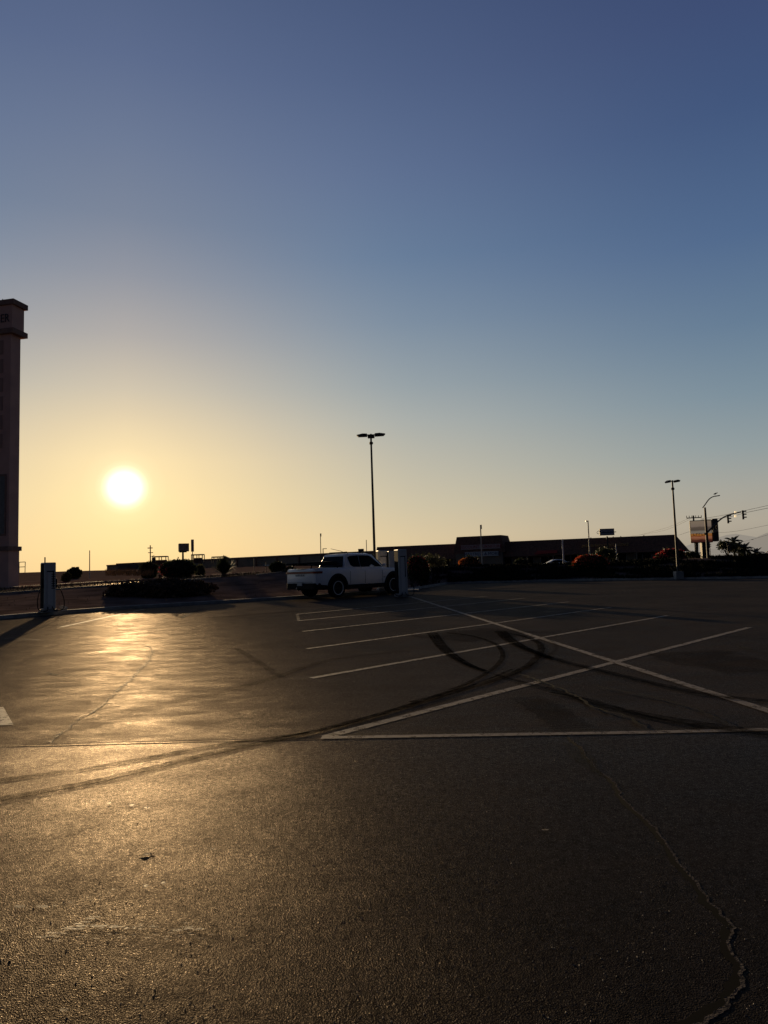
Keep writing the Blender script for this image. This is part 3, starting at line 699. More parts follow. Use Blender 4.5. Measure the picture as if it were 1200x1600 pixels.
# blue charging bay sign
sp = G(630.5, 930.5); t = thing('parking_sign', 'small dark blue parking sign on a slim post before the tall cabinet', 'sign', (sp.x, sp.y-.35, 0), R(-4))
b = MB(); b.tube([(0,0,0), (0,0,zt(630,866,sp))], .028, 8); b.build('post', POLEM, t)
zt1, zt0 = zt(630,866,sp), zt(630,880.5,sp)
b = MB(); b.box(-.10, .10, -.045, -.03, zt0, zt1); pn = b.build('sign_panel', mat('sign_blue', (.05,.08,.13), .5), t, bevel=.004)
GLY = mat('sign_glyph', (.35,.38,.4), .5)
b = MB(); zc = (zt0+zt1)/2+.08
b.box(-.045,.02,-.05,-.046,zc-.05,zc+.06); b.tube([(.02,-.048,zc-.04),(.05,-.048,zc-.02),(.05,-.048,zc+.04)], .006, 5); b.box(-.06,.06,-.05,-.046,zc-.16,zc-.13); b.box(-.06,.06,-.05,-.046,zc-.22,zc-.19)
b.build('sign_symbol', GLY, pn)

# ------------------------------------------------------------------ lamp posts
def lamp(name, label, basepx, toppx, rad, heads, block=None, m=POLEM, bh=0, baseY=None, group='parking lot lamp posts', base_m=None):
    p = G(*basepx) if baseY is None else P(basepx[0], basepx[1], baseY)
    if baseY is not None: p.z = bh
    H = zt(*toppx, p)
    t = thing(name, label, 'lamp post', (p.x, p.y, p.z), 0, group)
    zb = 0
    if block:
        b = MB(); b.box(-block[0], block[0], -block[0], block[0], 0, block[1]); b.build('concrete_base', CONC, t, bevel=.02); zb = block[1]
    b = MB(); h = H-p.z; b.tube([(0,0,zb), (0,0,zb+.01), (0,0,h)], [rad*1.15, rad*1.15, rad*.72], 10); b.build('pole', m, t, smooth=True)
    b = MB(); b.lathe([(rad*1.1, h-.62), (rad*1.5, h-.58), (rad*1.5, h-.5), (rad*.9, h-.46)], 10, 'z'); b.build('collar', m, t)
    for (ang, ln, wd, tilt) in heads:
        d = Vector((math.cos(ang), math.sin(ang), 0)); s_ = Vector((-d.y, d.x, 0))
        b = MB(); c0 = d*rad*.5 + Vector((0,0,h-.06))
        b.tube([c0, c0+d*.25], .04, 6)
        p0 = c0+d*.18; up = Vector((0,0,1)); tl = up*tilt
        poly = [p0+up*.06, p0+d*ln*.45+up*.07+tl*.45, p0+d*ln+tl, p0+d*ln*.82-up*.09+tl*.8, p0-up*.085]
        b.prism([q-s_*wd/2 for q in poly], s_*wd); b.build('lamp_head', m, t, bevel=.01)
    return t
lamp('lamp_post', 'tall dark lamp post with three lamp heads rising behind the pickup truck', (587,924), (579,678), .075, [(R(180), .62, .36, .0), (R(0), .62, .36, .03), (R(90), .6, .40, .02)])
lamp('lamp_post', 'slimmer lamp post on a square concrete base right of the store, two heads', (1060.5,905.5), (1048.5,750.5), .07, [(R(200), .30, .24, -.05), (R(20), .34, .24, .06)], (.24, .5))

# ------------------------------------------------------------------ vegetation
LEAF = mat('dark_leaf', (.030, .038, .018), .6, noise_amt=.5, noise_scale=3, spec=.3)
LEAF2 = mat('dusty_leaf', (.055, .058, .030), .65, noise_amt=.4, noise_scale=3, spec=.3)
LEAFB = mat('brown_leaf', (.085, .055, .035), .7, noise_amt=.6, noise_scale=2, spec=.1)
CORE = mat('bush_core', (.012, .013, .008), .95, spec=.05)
BARK = mat('bark', (.06, .045, .035), .9, noise_amt=.4, noise_scale=8)
FLOW = mat('bougainvillea_bracts', (.42, .07, .03), .6, noise_amt=.4, noise_scale=6)
FLOWR = mat('red_bracts', (.30, .03, .035), .6, noise_amt=.4, noise_scale=6)
FLOWO = mat('orange_bracts', (.55, .16, .04), .6, noise_amt=.3, noise_scale=6)
def translucent(m, k):
    t = m.node_tree; b = t.nodes['Principled BSDF']; tr = t.nodes.new('ShaderNodeBsdfTranslucent'); ms = t.nodes.new('ShaderNodeMixShader'); ms.inputs[0].default_value = k
    if b.inputs['Base Color'].links: t.links.new(b.inputs['Base Color'].links[0].from_socket, tr.inputs[0])
    else: tr.inputs[0].default_value = b.inputs['Base Color'].default_value
    t.links.new(b.outputs[0], ms.inputs[1]); t.links.new(tr.outputs[0], ms.inputs[2]); t.links.new(ms.outputs[0], t.nodes['Material Output'].inputs[0])
for m_, k_ in ((FLOW, .35), (FLOWR, .4), (FLOWO, .35), (LEAF, .25), (LEAF2, .35)): translucent(m_, k_)
def rnd_leaf(b, c, s, rng, el_=1.6):
    a = Vector((rng.gauss(0,1), rng.gauss(0,1), rng.gauss(0,1))).normalized(); bb = a.cross(Vector((rng.gauss(0,1), rng.gauss(0,1), rng.gauss(0,1)))).normalized()
    b.add([c-a*s*el_*.5, c+bb*s*.5, c+a*s*el_*.5, c-bb*s*.5], [(0,1,2,3)])
def bush(label, base, rx, ry, rz_, n=900, ls=.09, leaf=LEAF, flow=None, nf=0, cat='bush', name='bush', seed=1, flowtop=.2, spray=.25, group=None, tw=3, fside=0):
    rng = random.Random(seed); t = thing(name, label, cat, base, 0, group)
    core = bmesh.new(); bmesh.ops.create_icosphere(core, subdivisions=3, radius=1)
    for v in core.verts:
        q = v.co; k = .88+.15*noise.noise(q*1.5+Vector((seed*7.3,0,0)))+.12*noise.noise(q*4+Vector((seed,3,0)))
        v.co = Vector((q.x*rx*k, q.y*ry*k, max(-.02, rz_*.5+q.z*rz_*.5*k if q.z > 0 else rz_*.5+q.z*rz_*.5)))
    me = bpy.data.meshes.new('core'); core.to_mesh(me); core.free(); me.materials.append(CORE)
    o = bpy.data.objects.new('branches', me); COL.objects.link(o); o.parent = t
    b = MB(); fb = MB()
    def surf(u, k):
        q = Vector((u.x, u.y, u.z)); s_ = .88+.15*noise.noise(q*1.5+Vector((seed*7.3,0,0)))+.12*noise.noise(q*4+Vector((seed,3,0)))
        return Vector((q.x*rx*s_*k, q.y*ry*s_*k, rz_*.5+q.z*rz_*.5*(s_ if q.z > 0 else 1)*k))
    for i in range(n):
        u = Vector((rng.gauss(0,1), rng.gauss(0,1), rng.gauss(0,1)+.25)).normalized()
        clump = noise.noise(u*5+Vector((0,seed,0)))
        c = surf(u, 1+rng.random()*spray*(.4+max(0, clump)*2)); c.z = max(.02, c.z); rnd_leaf(b, c, ls*(.6+rng.random()), rng)
    for i in range(tw*8):     # sprays that break the outline
        u = Vector((rng.gauss(0,1), rng.gauss(0,1), abs(rng.gauss(0,1))+.6)).normalized(); c = surf(u, 1); dd = (u+Vector((rng.gauss(0,.3), rng.gauss(0,.3), .5))).normalized()
        ln = rz_*(.08+.2*rng.random())
        for k in range(5): rnd_leaf(b, c+dd*ln*k/5, ls*(.8+rng.random()*.5), rng, 2)
    b.build('foliage', leaf, t)
    if flow:
        for i in range(nf):
            u = Vector((rng.gauss(0,1)+fside, rng.gauss(0,1)-.6, rng.gauss(0,.6)+flowtop)).normalized()
            if noise.noise(u*4+Vector((seed*3,0,0))) < -.12: continue
            c = surf(u, 1.08+rng.random()*.14); c.z = max(.05, c.z); rnd_leaf(fb, c, ls*(.8+rng.random()*.5), rng, 1.1)
        fb.build('flowers', flow, t)
    return t
def terr(px, py_base, Y): p = P(px, py_base, Y); return p
def bpx(label, x0, x1, ytop, ybase, Y, **k):
    """bush sized from where it stands: base centre and radii in metres"""
    c = P((x0+x1)/2, ybase, Y); rx = (x1-x0)/2*Y/F; zt_ = P((x0+x1)/2, ytop, Y).z; c.z = min(c.z, gz(c.x, c.y)-.03); h = zt_-c.z
    return bush(label, c, rx, k.pop('ry', rx*.8), h, **k)
bpx('long low clipped dark hedge on the dirt bank left of the truck', 162, 342, 905, 946, 33, ry=1.5, n=7000, ls=.07, spray=.1, leaf=LEAFB, cat='hedge', name='hedge', seed=3, tw=1)
bpx('rounded dark shrub on the skyline right of the lone charging cabinet', 104, 128, 887, 899, 78, n=1500, ls=.12, seed=4, spray=.15)
bpx('tiny low shrub just below the rounded skyline shrub', 97, 110, 896, 903, 62, n=600, ls=.1, seed=5)
bpx('dark round shrub in front of the low flat building, left of the sign', 218, 246, 879, 899, 60, n=1800, ls=.10, seed=6, spray=.15)
bpx('big wide bougainvillea shrub under the box sign with red tips at its left', 252, 306, 875, 901, 54, n=4200, ls=.10, seed=7, flow=FLOWR, nf=260, flowtop=.0, spray=.2, fside=-1.6, tw=5)
bpx('small dusty shrub right of the wide bougainvillea', 305, 320, 884, 897, 60, n=700, ls=.10, leaf=LEAF2, seed=8)
bpx('round shrub on the bank crest close to the truck tail', 421, 446, 879, 894, 47, n=1500, ls=.08, seed=10, spray=.2)
bpx('pale weedy shrub directly behind the truck tailgate', 444, 462, 886, 897, 46, n=500, ls=.07, leaf=LEAF2, seed=11)
bpx('large reddish bougainvillea right behind the charging cabinets', 637, 672, 868, 922, 44, n=4200, ls=.09, seed=12, flow=FLOWR, nf=420, flowtop=1.1, spray=.15)
bpx('orange flowered bougainvillea mound below the two store signboards', 717, 752, 870, 897, 55, n=3200, ls=.10, seed=13, flow=FLOWO, nf=520, flowtop=.7, spray=.12, fside=-.9)
bpx('wide red flowered bougainvillea mound right of the white sedan', 896, 950, 868, 893, 50, n=4400, ls=.10, seed=14, flow=FLOW, nf=1100, flowtop=.9, spray=.14, fside=-.5)
bpx('red flowered bougainvillea beside the concrete based lamp post', 1026, 1074, 859, 890, 52, n=4400, ls=.10, seed=15, flow=FLOWR, nf=800, flowtop=.9, spray=.16, fside=-.8)
bpx('low dark shrub between the orange mound and the white sedan', 804, 826, 874, 890, 60, n=1100, ls=.1, seed=16)
def spiky(label, px, ybase, Y, n, ln, seed, name='spiky_plant', cat='plant', lean=1.0, wd=.035, m=LEAF):
    rng = random.Random(seed); c = P(px, ybase, Y); t = thing(name, label, cat, c)
    b = MB()
    for i in range(n):
        a = rng.random()*2*math.pi; e = R(15+75*rng.random()**.8); l = ln*(.65+.4*rng.random())
        d = Vector((math.cos(a)*math.cos(e), math.sin(a)*math.cos(e), math.sin(e))); s_ = Vector((-math.sin(a), math.cos(a), 0))*wd*(.7+.6*rng.random())
        p0 = Vector((0,0,.25))+d*.1; p1 = p0+d*l*.6; p2 = p0+d*l+Vector((0,0,-l*.18*(1-e/1.57)*lean))
        b.add([p0-s_*.5, p0+s_*.5, p1+s_, p1-s_, p2], [(0,1,2,3), (3,2,4)])
    b.build('fronds', m, t)
    b = MB(); b.tube([(0,0,-.1), (0,0,.35)], [.2,.15], 8); b.build('trunk', BARK, t)
    return t
spiky('spiky fan shaped plant standing on the bank, halfway to the truck', 350, 903.5, 44, 420, 1.15, 21)
# sprawling small tree behind the cabinets
def tree(label, px, ybase, Y, h, cr_r, seed, n=1600, ls=.12, leaf=LEAF2, group=None, gaps=.05):
    rng = random.Random(seed); c = P(px, ybase, Y); c.z = min(c.z, gz(c.x, c.y)); t = thing('small_tree', label, 'tree', c, 0, group)
    b = MB(); b.tube([(0,0,-.2),(.03,0,h*.3),(.0,.02,h*.55)], [.09*h/2.5,.07*h/2.5,.05*h/2.5], 8)
    cents = []
    for k in range(9):
        a = 2*math.pi*k/9+rng.random(); e = R(15+55*rng.random()); tip = Vector((math.cos(a)*math.cos(e)*cr_r*.75, math.sin(a)*math.cos(e)*cr_r*.75, h*.55+math.sin(e)*h*.4)); cents.append(tip)
        b.tube([(0,.01,h*.45), Vector((0,0,h*.5)).lerp(tip,.5)+Vector((0,0,.05)), tip], [.035*h/2.5,.022*h/2.5,.008], 5)
    b.build('trunk', BARK, t, smooth=True)
    b = MB()
    for i in range(n):
        cc = rng.choice(cents); u = Vector((rng.gauss(0,1), rng.gauss(0,1), rng.gauss(0,.7)))*cr_r*.23; q = cc+u; q.z = max(h*.35, q.z); rnd_leaf(b, q, ls*(.6+rng.random()*.8), rng)
    b.build('crown', leaf, t); return t
tree('small airy tree with pale leaves before the mall, right of the cabinets', 674, 884, 70, 2.1, 1.35, 31, 1500, .11)
tree('dark little street tree in front of the yellow store lettering', 945, 876, 75, 2.4, 1.2, 32, 1600, .12, LEAF)
tree('loose leafy tree between the store end and the billboard', 1081, 876, 70, 1.75, .9, 33, 1100, .11, LEAF)
tree('wispy small tree at the foot of the store roof end', 1070, 874, 68, 1.1, .7, 34, 500, .1, LEAF2)
tree('dark bushy roadside tree far right below the signal head', 1136, 874, 80, 2.9, 1.15, 35, 1500, .14, LEAF)
def palm(label, px, ybase, Y, h, fl, seed, nf=26):
    rng = random.Random(seed); c = P(px, ybase, Y); t = thing('palm_tree', label, 'palm tree', c, 0, 'low palms by the right hand junction'); fl *= .72; h *= .85
    b = MB(); b.tube([(0,0,-.3),(.02,0,h*.5),(0,0,h)], [.16,.13,.12], 8); b.build('trunk', BARK, t, smooth=True)
    b = MB()
    for k in range(nf):
        a = 2*math.pi*k/nf*2.4+rng.random()*.4; e0 = R(75-95*(k/nf)); pts = []; p = Vector((0,0,h)); 
        for j in range(9):
            e = e0-R(11)*j*(.7+.5*(k/nf)); d = Vector((math.cos(a)*math.cos(e), math.sin(a)*math.cos(e), math.sin(e))); pts.append((p.copy(), d)); p = p+d*fl/8
        b.tube([q for q, d in pts], [.018]*9, 4, False)
        for j in range(1, 9):
            q, d = pts[j]; sd = Vector((-math.sin(a), math.cos(a), 0))
            for sg in (-1, 1):
                for m_ in (0, .33, .66):
                    qq = q+d*fl/8*m_; l = fl*.26*math.sin(math.pi*min(.95, (j+m_)/9+.05)); tip = qq+(sd*sg*.85+d*.5+Vector((0,0,-.35))).normalized()*l
                    b.add([qq-d*.03, qq+d*.05, tip], [(0,1,2)])
    b.build('crown', LEAF, t); return t
palm('drooping palm, leftmost of the low palms below the far signal head', 1148, 872, 82, 2.2, 1.6, 41)
palm('widest low palm with spiky crown in the middle of the right hand group', 1164, 872, 82, 1.2, 1.7, 42, 34)
palm('arching low palm at the right end of the palm group', 1182, 873, 84, .7, 1.5, 43)
palm('second palm from the left with a taller trunk touching the drooping palm', 1155, 872, 84, 1.6, 1.4, 44)

# weeds on the banks: uncountable ground cover
def cover(name, label, x0, x1, yo0, yo1, n, hgt, m, seed, side=False):
    rng = random.Random(seed); b = MB()
    T = [t_ for t_ in tops if x0 <= t_[0] <= x1]
    for i in range(n):
        k = rng.random()*(len(T)-1); a = T[int(k)]; c = T[int(k)+1]; f = k-int(k)
        k0 = a[1].lerp(c[1], f); tp = a[2].lerp(c[2], f); q = yo0+(yo1-yo0)*rng.random()
        if noise.noise(Vector((k0.x*.5+q*3, q*5, seed)))+.25*rng.random() < .0: continue
        if q <= 1: p = k0.lerp(tp, q); p.z = .12+(tp.z-.12)*(q**1.15)
        else:
            d = Vector((tp.x, tp.y, 0)).normalized(); p = tp+d*(q-1)*10
            if side: p.z = tp.z-.3*(q-1)
        hh = hgt*(.4+rng.random())
        for j in range(3):
            an = rng.random()*6.28; d = Vector((math.cos(an)*.35, math.sin(an)*.35, 1)).normalized()*hh; s_ = Vector((-math.sin(an), math.cos(an), 0))*hh*.09
            b.add([p-s_, p+s_, p+d*.7+s_*1.2, p+d], [(0,1,2,3)])
    o = b.build(name, m); tag(o, label, 'ground cover', kind='stuff'); return o
COVER = mat('ground_cover_leaf', (.014, .016, .009), .9, noise_amt=.4, spec=.1)
DRY = mat('dry_weed', (.14, .11, .07), .85, noise_amt=.4, spec=.2)
cover('ground_cover', 'dense dark ground cover on the bank along the right side of the lot', 690, 1500, .0, 1.12, 40000, .20, COVER, 51)
cover('ground_cover', 'thinner dark ground cover on the bank beside the charging cabinets', 668, 700, .25, 1.1, 900, .16, COVER, 54)
cover('ground_cover', 'sparse dark tufts on the bank right of the cabinets', 640, 690, .0, 1.1, 700, .16, COVER, 55)
cover('weeds', 'scattered dry weeds on the crest of the left dirt bank', -300, 640, 1.15, 2.6, 2600, .18, DRY, 52)
cover('weeds', 'sparse short weeds on the slope of the left dirt bank', -300, 660, .1, .95, 500, .07, DRY, 53)
rng = random.Random(5); b = MB()
for i in range(900):
    x = 165+rng.random()*75; p = P(x, 893+rng.random()*7, 55+rng.random()*8); hh = .18+.3*rng.random(); d = Vector((rng.gauss(0,.3), rng.gauss(0,.3), 1)).normalized()*hh; s_ = Vector((.02,0,0))
    b.add([p-s_, p+s_, p+d], [(0,1,2)])
tag(b.build('dry_grass', DRY), 'patch of sunlit dry grass before the low flat building at left', 'grass', kind='stuff')
# stone beside the lone cabinet
st_ = bmesh.new(); bmesh.ops.create_icosphere(st_, subdivisions=3, radius=.18)
for v in st_.verts: v.co *= .8+.5*noise.noise(v.co*6); v.co.z *= .6
me = bpy.data.meshes.new('boulder'); st_.to_mesh(me); st_.free(); me.materials.append(CONC)
p = G(99, 952, .15); o = bpy.data.objects.new('boulder', me); COL.objects.link(o); o.location = (p.x, p.y, .2); tag(o, 'small pale stone lying on the dirt right of the lone charging cabinet', 'stone')
bp_ = MB()
# ------------------------------------------------------------------ tower sign building at the left
TY = 50.0
pk = P(21, 466, TY); 
far_r = P(44, 475, TY+1.5); far_l = P(0, 473, TY+.8)
ur = (Vector((far_r.x-pk.x, far_r.y-pk.y, 0))).normalized(); ul = Vector((-ur.y, ur.x, 0)) if True else 0
if ul.x > 0: ul = -ul
# rotation so that local -x runs along the long left face, +y along the narrow right face
tw_top = pk.z
base_z = 1.0
T = thing('sign_tower', 'tall stucco sign tower with projecting cap at the left edge of the photo', 'tower', (pk.x, pk.y, base_z), 0)
def tb_(name, m, lu, lr, z0, z1, inset_u=0, inset_r=0, parent=T, bevel=0):
    """box: nearest corner inset from cap corner, lu long, lr deep"""
    b = MB(); o_ = ul*inset_u + ur*inset_r; c = o_+ul*lu/2+ur*lr/2; c.z = (z0+z1)/2-base_z
    b.obox(c, ul*lu/2, ur*lr/2, (0,0,(z1-z0)/2)); return b.build(name, m, parent, bevel=bevel)
def zz(py): return P(21, py, TY).z
D = (far_r-pk).length; D = math.hypot(far_r.x-pk.x, far_r.y-pk.y)
LW_ = 6.0
tb_('cap_moulding', STUCCO_D, LW_, D, zz(474), tw_top)
tb_('cap', STUCCO, LW_-.4, D-.3, zz(511), zz(474), .2, .12)
tb_('cap_moulding', STUCCO_D, LW_, D, zz(519), zz(511))
tb_('shaft', STUCCO, LW_-1.0, D-.56, zz(853), zz(519), .36, .22)
tb_('base_ledge', STUCCO_D, LW_-.6, D-.2, zz(860), zz(853), .22, .05)
tb_('base', STUCCO, LW_-.9, D-.45, base_z-1.2, zz(860), .33, .18)
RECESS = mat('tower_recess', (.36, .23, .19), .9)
# recessed windows and door panel on the long face
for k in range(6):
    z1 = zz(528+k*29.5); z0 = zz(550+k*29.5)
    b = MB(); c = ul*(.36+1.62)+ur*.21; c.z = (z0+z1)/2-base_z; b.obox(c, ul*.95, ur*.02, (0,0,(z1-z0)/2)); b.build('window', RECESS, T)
c = ul*(.36+1.3)+ur*.205
for (a0, a1, w0, w1) in ((739, 742, -1.1, 1.1), (833, 836, -1.1, 1.1)):
    b = MB(); q = c.copy(); q.z = (zz(a0)+zz(a1))/2-base_z; b.obox(q, ul*1.05, ur*.03, (0,0,abs(zz(a0)-zz(a1))/2)); b.build('panel_frame', STUCCO_D, T)
b = MB(); q = c-ul*1.0; q.z = (zz(742)+zz(833))/2-base_z; b.obox(q, ul*.06, ur*.03, (0,0,(zz(742)-zz(833))/2)); b.build('panel_frame', STUCCO_D, T)
b = MB(); q = c.copy(); q.z = (zz(742)+zz(833))/2-base_z; b.obox(q, ul*.94, ur*.012, (0,0,(zz(742)-zz(833))/2)); b.build('panel', mat('tower_panel', (.16,.17,.16), .7, noise_amt=.2), T)
to = ul*(.2+.63)+ur*.11; to.z = zz(495)-base_z
text_mesh('lettering', 'ER', .92, mat('tower_letters', (.03,.02,.02), .6), T, to, -ul, (0,0,1), .03, sx=.8)
b = MB(); q = ul*1.3+ur*.4; b.tube([q+Vector((0,0,tw_top-base_z)), q+Vector((0,0,tw_top-base_z+.25))], .03, 6); b.build('lightning_rod', POLEM, T)

# ------------------------------------------------------------------ mall on the right
WALLM = mat('mall_wall', (.20, .16, .12), .9, noise_amt=.15, noise_scale=.4, bump=.3, spec=.2)
SHING = mat('mansard_shingle', (.17, .095, .07), .9, noise_amt=.35, noise_scale=2.5, bump=.8, bump_scale=6, spec=.1)
def vz(p, z): return Vector((p.x, p.y, z))
A_ = P(1055, 835.2, 178); B_ = P(589, 854.8, 213)
dx = Vector((A_.x-B_.x, A_.y-B_.y, 0)); Lm = dx.length; dx.normalize(); nn = Vector((dx.y, -dx.x, 0))
if nn.y > 0: nn = -nn
mz = 7.35
MT = thing('shopping_mall', 'long low mall with dark sloping mansard roof behind the street', 'building', (B_.x, B_.y, 0))
def mp_(s_, n_, z_): return dx*s_+nn*n_+Vector((0,0,z_))
zA, zB = A_.z, B_.z
b = MB(); b.prism([mp_(0,-.2,-.2), mp_(Lm+1.4,-.2,-.2), mp_(Lm+1.4,-.2,3.2), mp_(0,-.2,3.2)], -nn*28); b.build('wall', WALLM, MT)
def mansard(s0, s1, ztop0, ztop1, zbot, n0, n1, sl0, sl1, back=24, name='roof', m=SHING):
    b = MB()
    v = [mp_(s0-sl0, n1, zbot), mp_(s1+sl1, n1, zbot), mp_(s1, n0, ztop1), mp_(s0, n0, ztop0),
         mp_(s0-sl0, -back-(n1-n0), zbot), mp_(s1+sl1, -back-(n1-n0), zbot), mp_(s1, -back, ztop1), mp_(s0, -back, ztop0)]
    b.add(v, [(0,1,2,3), (1,5,6,2), (5,4,7,6), (4,0,3,7), (3,2,6,7), (0,4,5,1)]); return b.build(name, m, MT)
mansard(0, Lm, zB, zA, 3.0, 0, 2.2, 0, 3.1)
# raised centre section
def s_at(px):   # distance along the wall where the view column px meets it
    d = ray(px, hor(px)); d = Vector((d.x, d.y)); bx, by = B_.x, B_.y
    # B + dx*s = t*d
    det = dx.x*(-d.y)-(-d.x)*dx.y; s_ = ((-bx)*(-d.y)-(-d.x)*(-by))/det; return s_
sa, sb, sa2, sb2 = s_at(719.5), s_at(788), s_at(716), s_at(792)
Yc = B_.y+dx.y*(sa+sb)/2
zg = P(754, 837.3, Yc-2.5).z; 
mansard(sa, sb, zg-.0, zg+.0, 4.4, 2.6, 3.2, sa-sa2+.3, sb2-sb+.4, 6)
b = MB(); b.prism([mp_(sa-.4,3.1,-.1), mp_(sb+.4,3.1,-.1), mp_(sb+.4,3.1,4.45), mp_(sa-.4,3.1,4.45)], -nn*1.0); b.build('entrance_wall', WALLM, MT)
def board(px0, px1, py0, py1, n_, mboard, txt, mtxt, size_k, tsx, z_tilt=0):
    s0, s1 = s_at(px0), s_at(px1); pc = (px0+px1)/2; Y = B_.y+dx.y*(s0+s1)/2+nn.y*n_
    z1, z0 = P(pc, py0, Y).z, P(pc, py1, Y).z
    b = MB(); c = mp_((s0+s1)/2, n_, (z0+z1)/2); b.obox(c, dx*(s1-s0)/2*.985, nn*.1, (0,0,(z1-z0)/2)); o = b.build('signboard', mboard, MT, bevel=.03)
    text_mesh('signboard_lettering', txt, (z1-z0)*size_k, mtxt, o, mp_((s0+s1)/2, n_+.13, (z0+z1)/2), dx, (0,0,1), .02, sx=tsx)
board(726.5, 788, 850.8, 857.8, 3.5, mat('signboard_mauve', (.42,.32,.31), .6), 'DISCOUNT FURNITURE', mat('letters_red', (.28,.02,.03), .6), .95, .98)
board(732.5, 785, 861.8, 869, 3.5, mat('signboard_grey', (.50,.52,.52), .6), 'MATTRESS & MORE', mat('letters_navy', (.02,.02,.10), .6), .95, .98)
# yellow lettering on the mansard
sl = (s_at(909)+s_at(987))/2; nL = 1.45; YL = B_.y+dx.y*sl+nn.y*nL; zl = P(948, 852.0, YL).z
YEL = mat('letters_yellow', (.75,.42,.12), .6)
text_mesh('wall_lettering', '¡PRECIOS BAJOS TODOS LOS DIAS!', .98, YEL, MT, mp_(sl, nL+.25, zl), dx, (0,0,1), .05, sx=(s_at(987)-s_at(909))/16.3)
# red awning
b = MB(); s0, s1 = s_at(838), s_at(874); b.prism([mp_(s0,2.3,3.4), mp_(s1,2.3,3.6), mp_(s1,2.0,4.4), mp_(s0+1,2.0,4.4)], nn*.4); b.build('awning', mat('awning_red', (.35,.04,.03), .7), MT)
# storefront windows, columns
for k in range(14):
    s0 = 3+k*6.2
    b = MB(); b.obox(mp_(s0,-.17,1.6), dx*2.1, nn*.05, (0,0,1.1)); wv = b.build('shop_window', GLASS, MT)
    b = MB()
    for q in (-2.1, 0, 2.1): b.obox(mp_(s0+q,-.1,1.6), dx*.06, nn*.06, (0,0,1.15))
    b.build('window_frame', GREYM, wv)
for k in range(12):
    b = MB(); b.obox(mp_(4+k*7.2,1.9,1.5), dx*.2, nn*.2, (0,0,1.5)); b.build('column', WALLM, MT)
for s_ in (Lm-22, Lm-16, Lm-14, Lm-8): b = MB(); b.obox(mp_(s_, -6, zA+.1), dx*.12, nn*.2, (0,0,.3)); b.build('roof_vent', POLEM, MT)
b = MB(); b.box(-.3,.3,-.3,.3,0,.3)
# left wing: one long plain warehouse-like block
C0 = P(587, 861, 213); C1 = P(182, 880.8, 328)
def slab(name, label, p0, p1, dep, m, zbase=-.2, top_trim=None):
    t = thing(name, label, 'building', (p0.x, p0.y, 0)); e = Vector((p1.x-p0.x, p1.y-p0.y, 0)); nb = Vector((e.y, -e.x, 0)).normalized()
    if nb.y > 0: nb = -nb
    z0, z1 = p0.z, p1.z
    b = MB(); b.prism([Vector((0,0,zbase)), e+Vector((0,0,zbase)), e+Vector((0,0,z1)), Vector((0,0,z0))], -nb*dep); b.build('wall', m, t)
    b = MB(); b.prism([nb*.25+Vector((0,0,z0-.5)), e+nb*.25+Vector((0,0,z1-.5)), e+nb*.25+Vector((0,0,z1+.12)), nb*.25+Vector((0,0,z0+.12))], -nb*.35); b.build('roof_coping', top_trim or SHING, t)
    return t, e, nb
W, e, nb = slab('warehouse', 'very long plain flat roofed building stretching left behind the truck', C0, C1, 30, WALLM)
for k in range(1, 14):
    b = MB(); q = e*k/14+nb*.15; b.obox(q+Vector((0,0,3.1)), e.normalized()*.35, nb*.15, (0,0,3.0)); b.build('pilaster', SHING, W)
for k in range(0, 14, 2):
    b = MB(); q = e*(k+.5)/14+nb*.1; b.obox(q+Vector((0,0,1.8)), e.normalized()*2.2, nb*.1, (0,0,1.6)); b.build('loading_door', GREYM, W)
L2, e2, nb2 = slab('low_building', 'low flat block ending the long building at the far left', P(184, 882.3, 290), P(167, 883.2, 296), 14, WALLM)
# roof frames
def frame(label, x0, x1, ytop, ybot, Y, solid=None):
    a = P(x0, ytop, Y); b_ = P(x1, ytop-(x1-x0)*.03, Y); zb_ = P(x0, ybot, Y).z; zt_ = (a.z+b_.z)/2
    t = thing('roof_canopy', label, 'canopy frame', (a.x, a.y, zb_)); r_ = .0011*Y*.6
    X = b_.x-a.x; h = zt_-zb_; b = MB()
    for x in (0, X*.5, X):
        for y in (0, 3): b.tube([(x,y,-1.5), (x,y,h)], r_, 5)
    for y in (0, 3): b.tube([(0,y,h), (X,y,h)], r_*1.3, 5)
    for x in (0, X): b.tube([(x,0,h), (x,3,h)], r_*1.3, 5)
    b.build('frame', POLEM, t)
    if solid:
        b = MB(); b.box(X*solid[0], X*solid[1], .5, 2.5, -1.5, h*solid[2]); b.build('cabin_unit', SHING, t)
    return t
frame('open pipe canopy above a dark unit, nearest the utility pole', 238, 259, 870, 877, 270, (0.02,.95,.25))
frame('open pipe canopy directly below the slim vertical sign', 299, 316, 867, 874, 265, (.15,.85,.3))
frame('low pipe canopy with slanted end on the roofline above the spiky plant', 331, 350, 870.5, 874, 255)
a = P(349, 869, 254); b = MB(); b.add([(0,0,-2),(2.4,0,-2),(2.4,0,-.9),(0.3,0,.1),(0,0,.1),(0,2,-2),(2.4,2,-2),(2.4,2,-.9),(.3,2,.1),(0,2,.1)], [(0,1,2,3,4),(9,8,7,6,5),(0,5,6,1),(1,6,7,2),(2,7,8,3),(3,8,9,4),(4,9,5,0)])
tag(b.build('roof_hut', SHING, loc=a), 'small wedge shaped hut on the roofline beside the low canopy', 'roof structure')
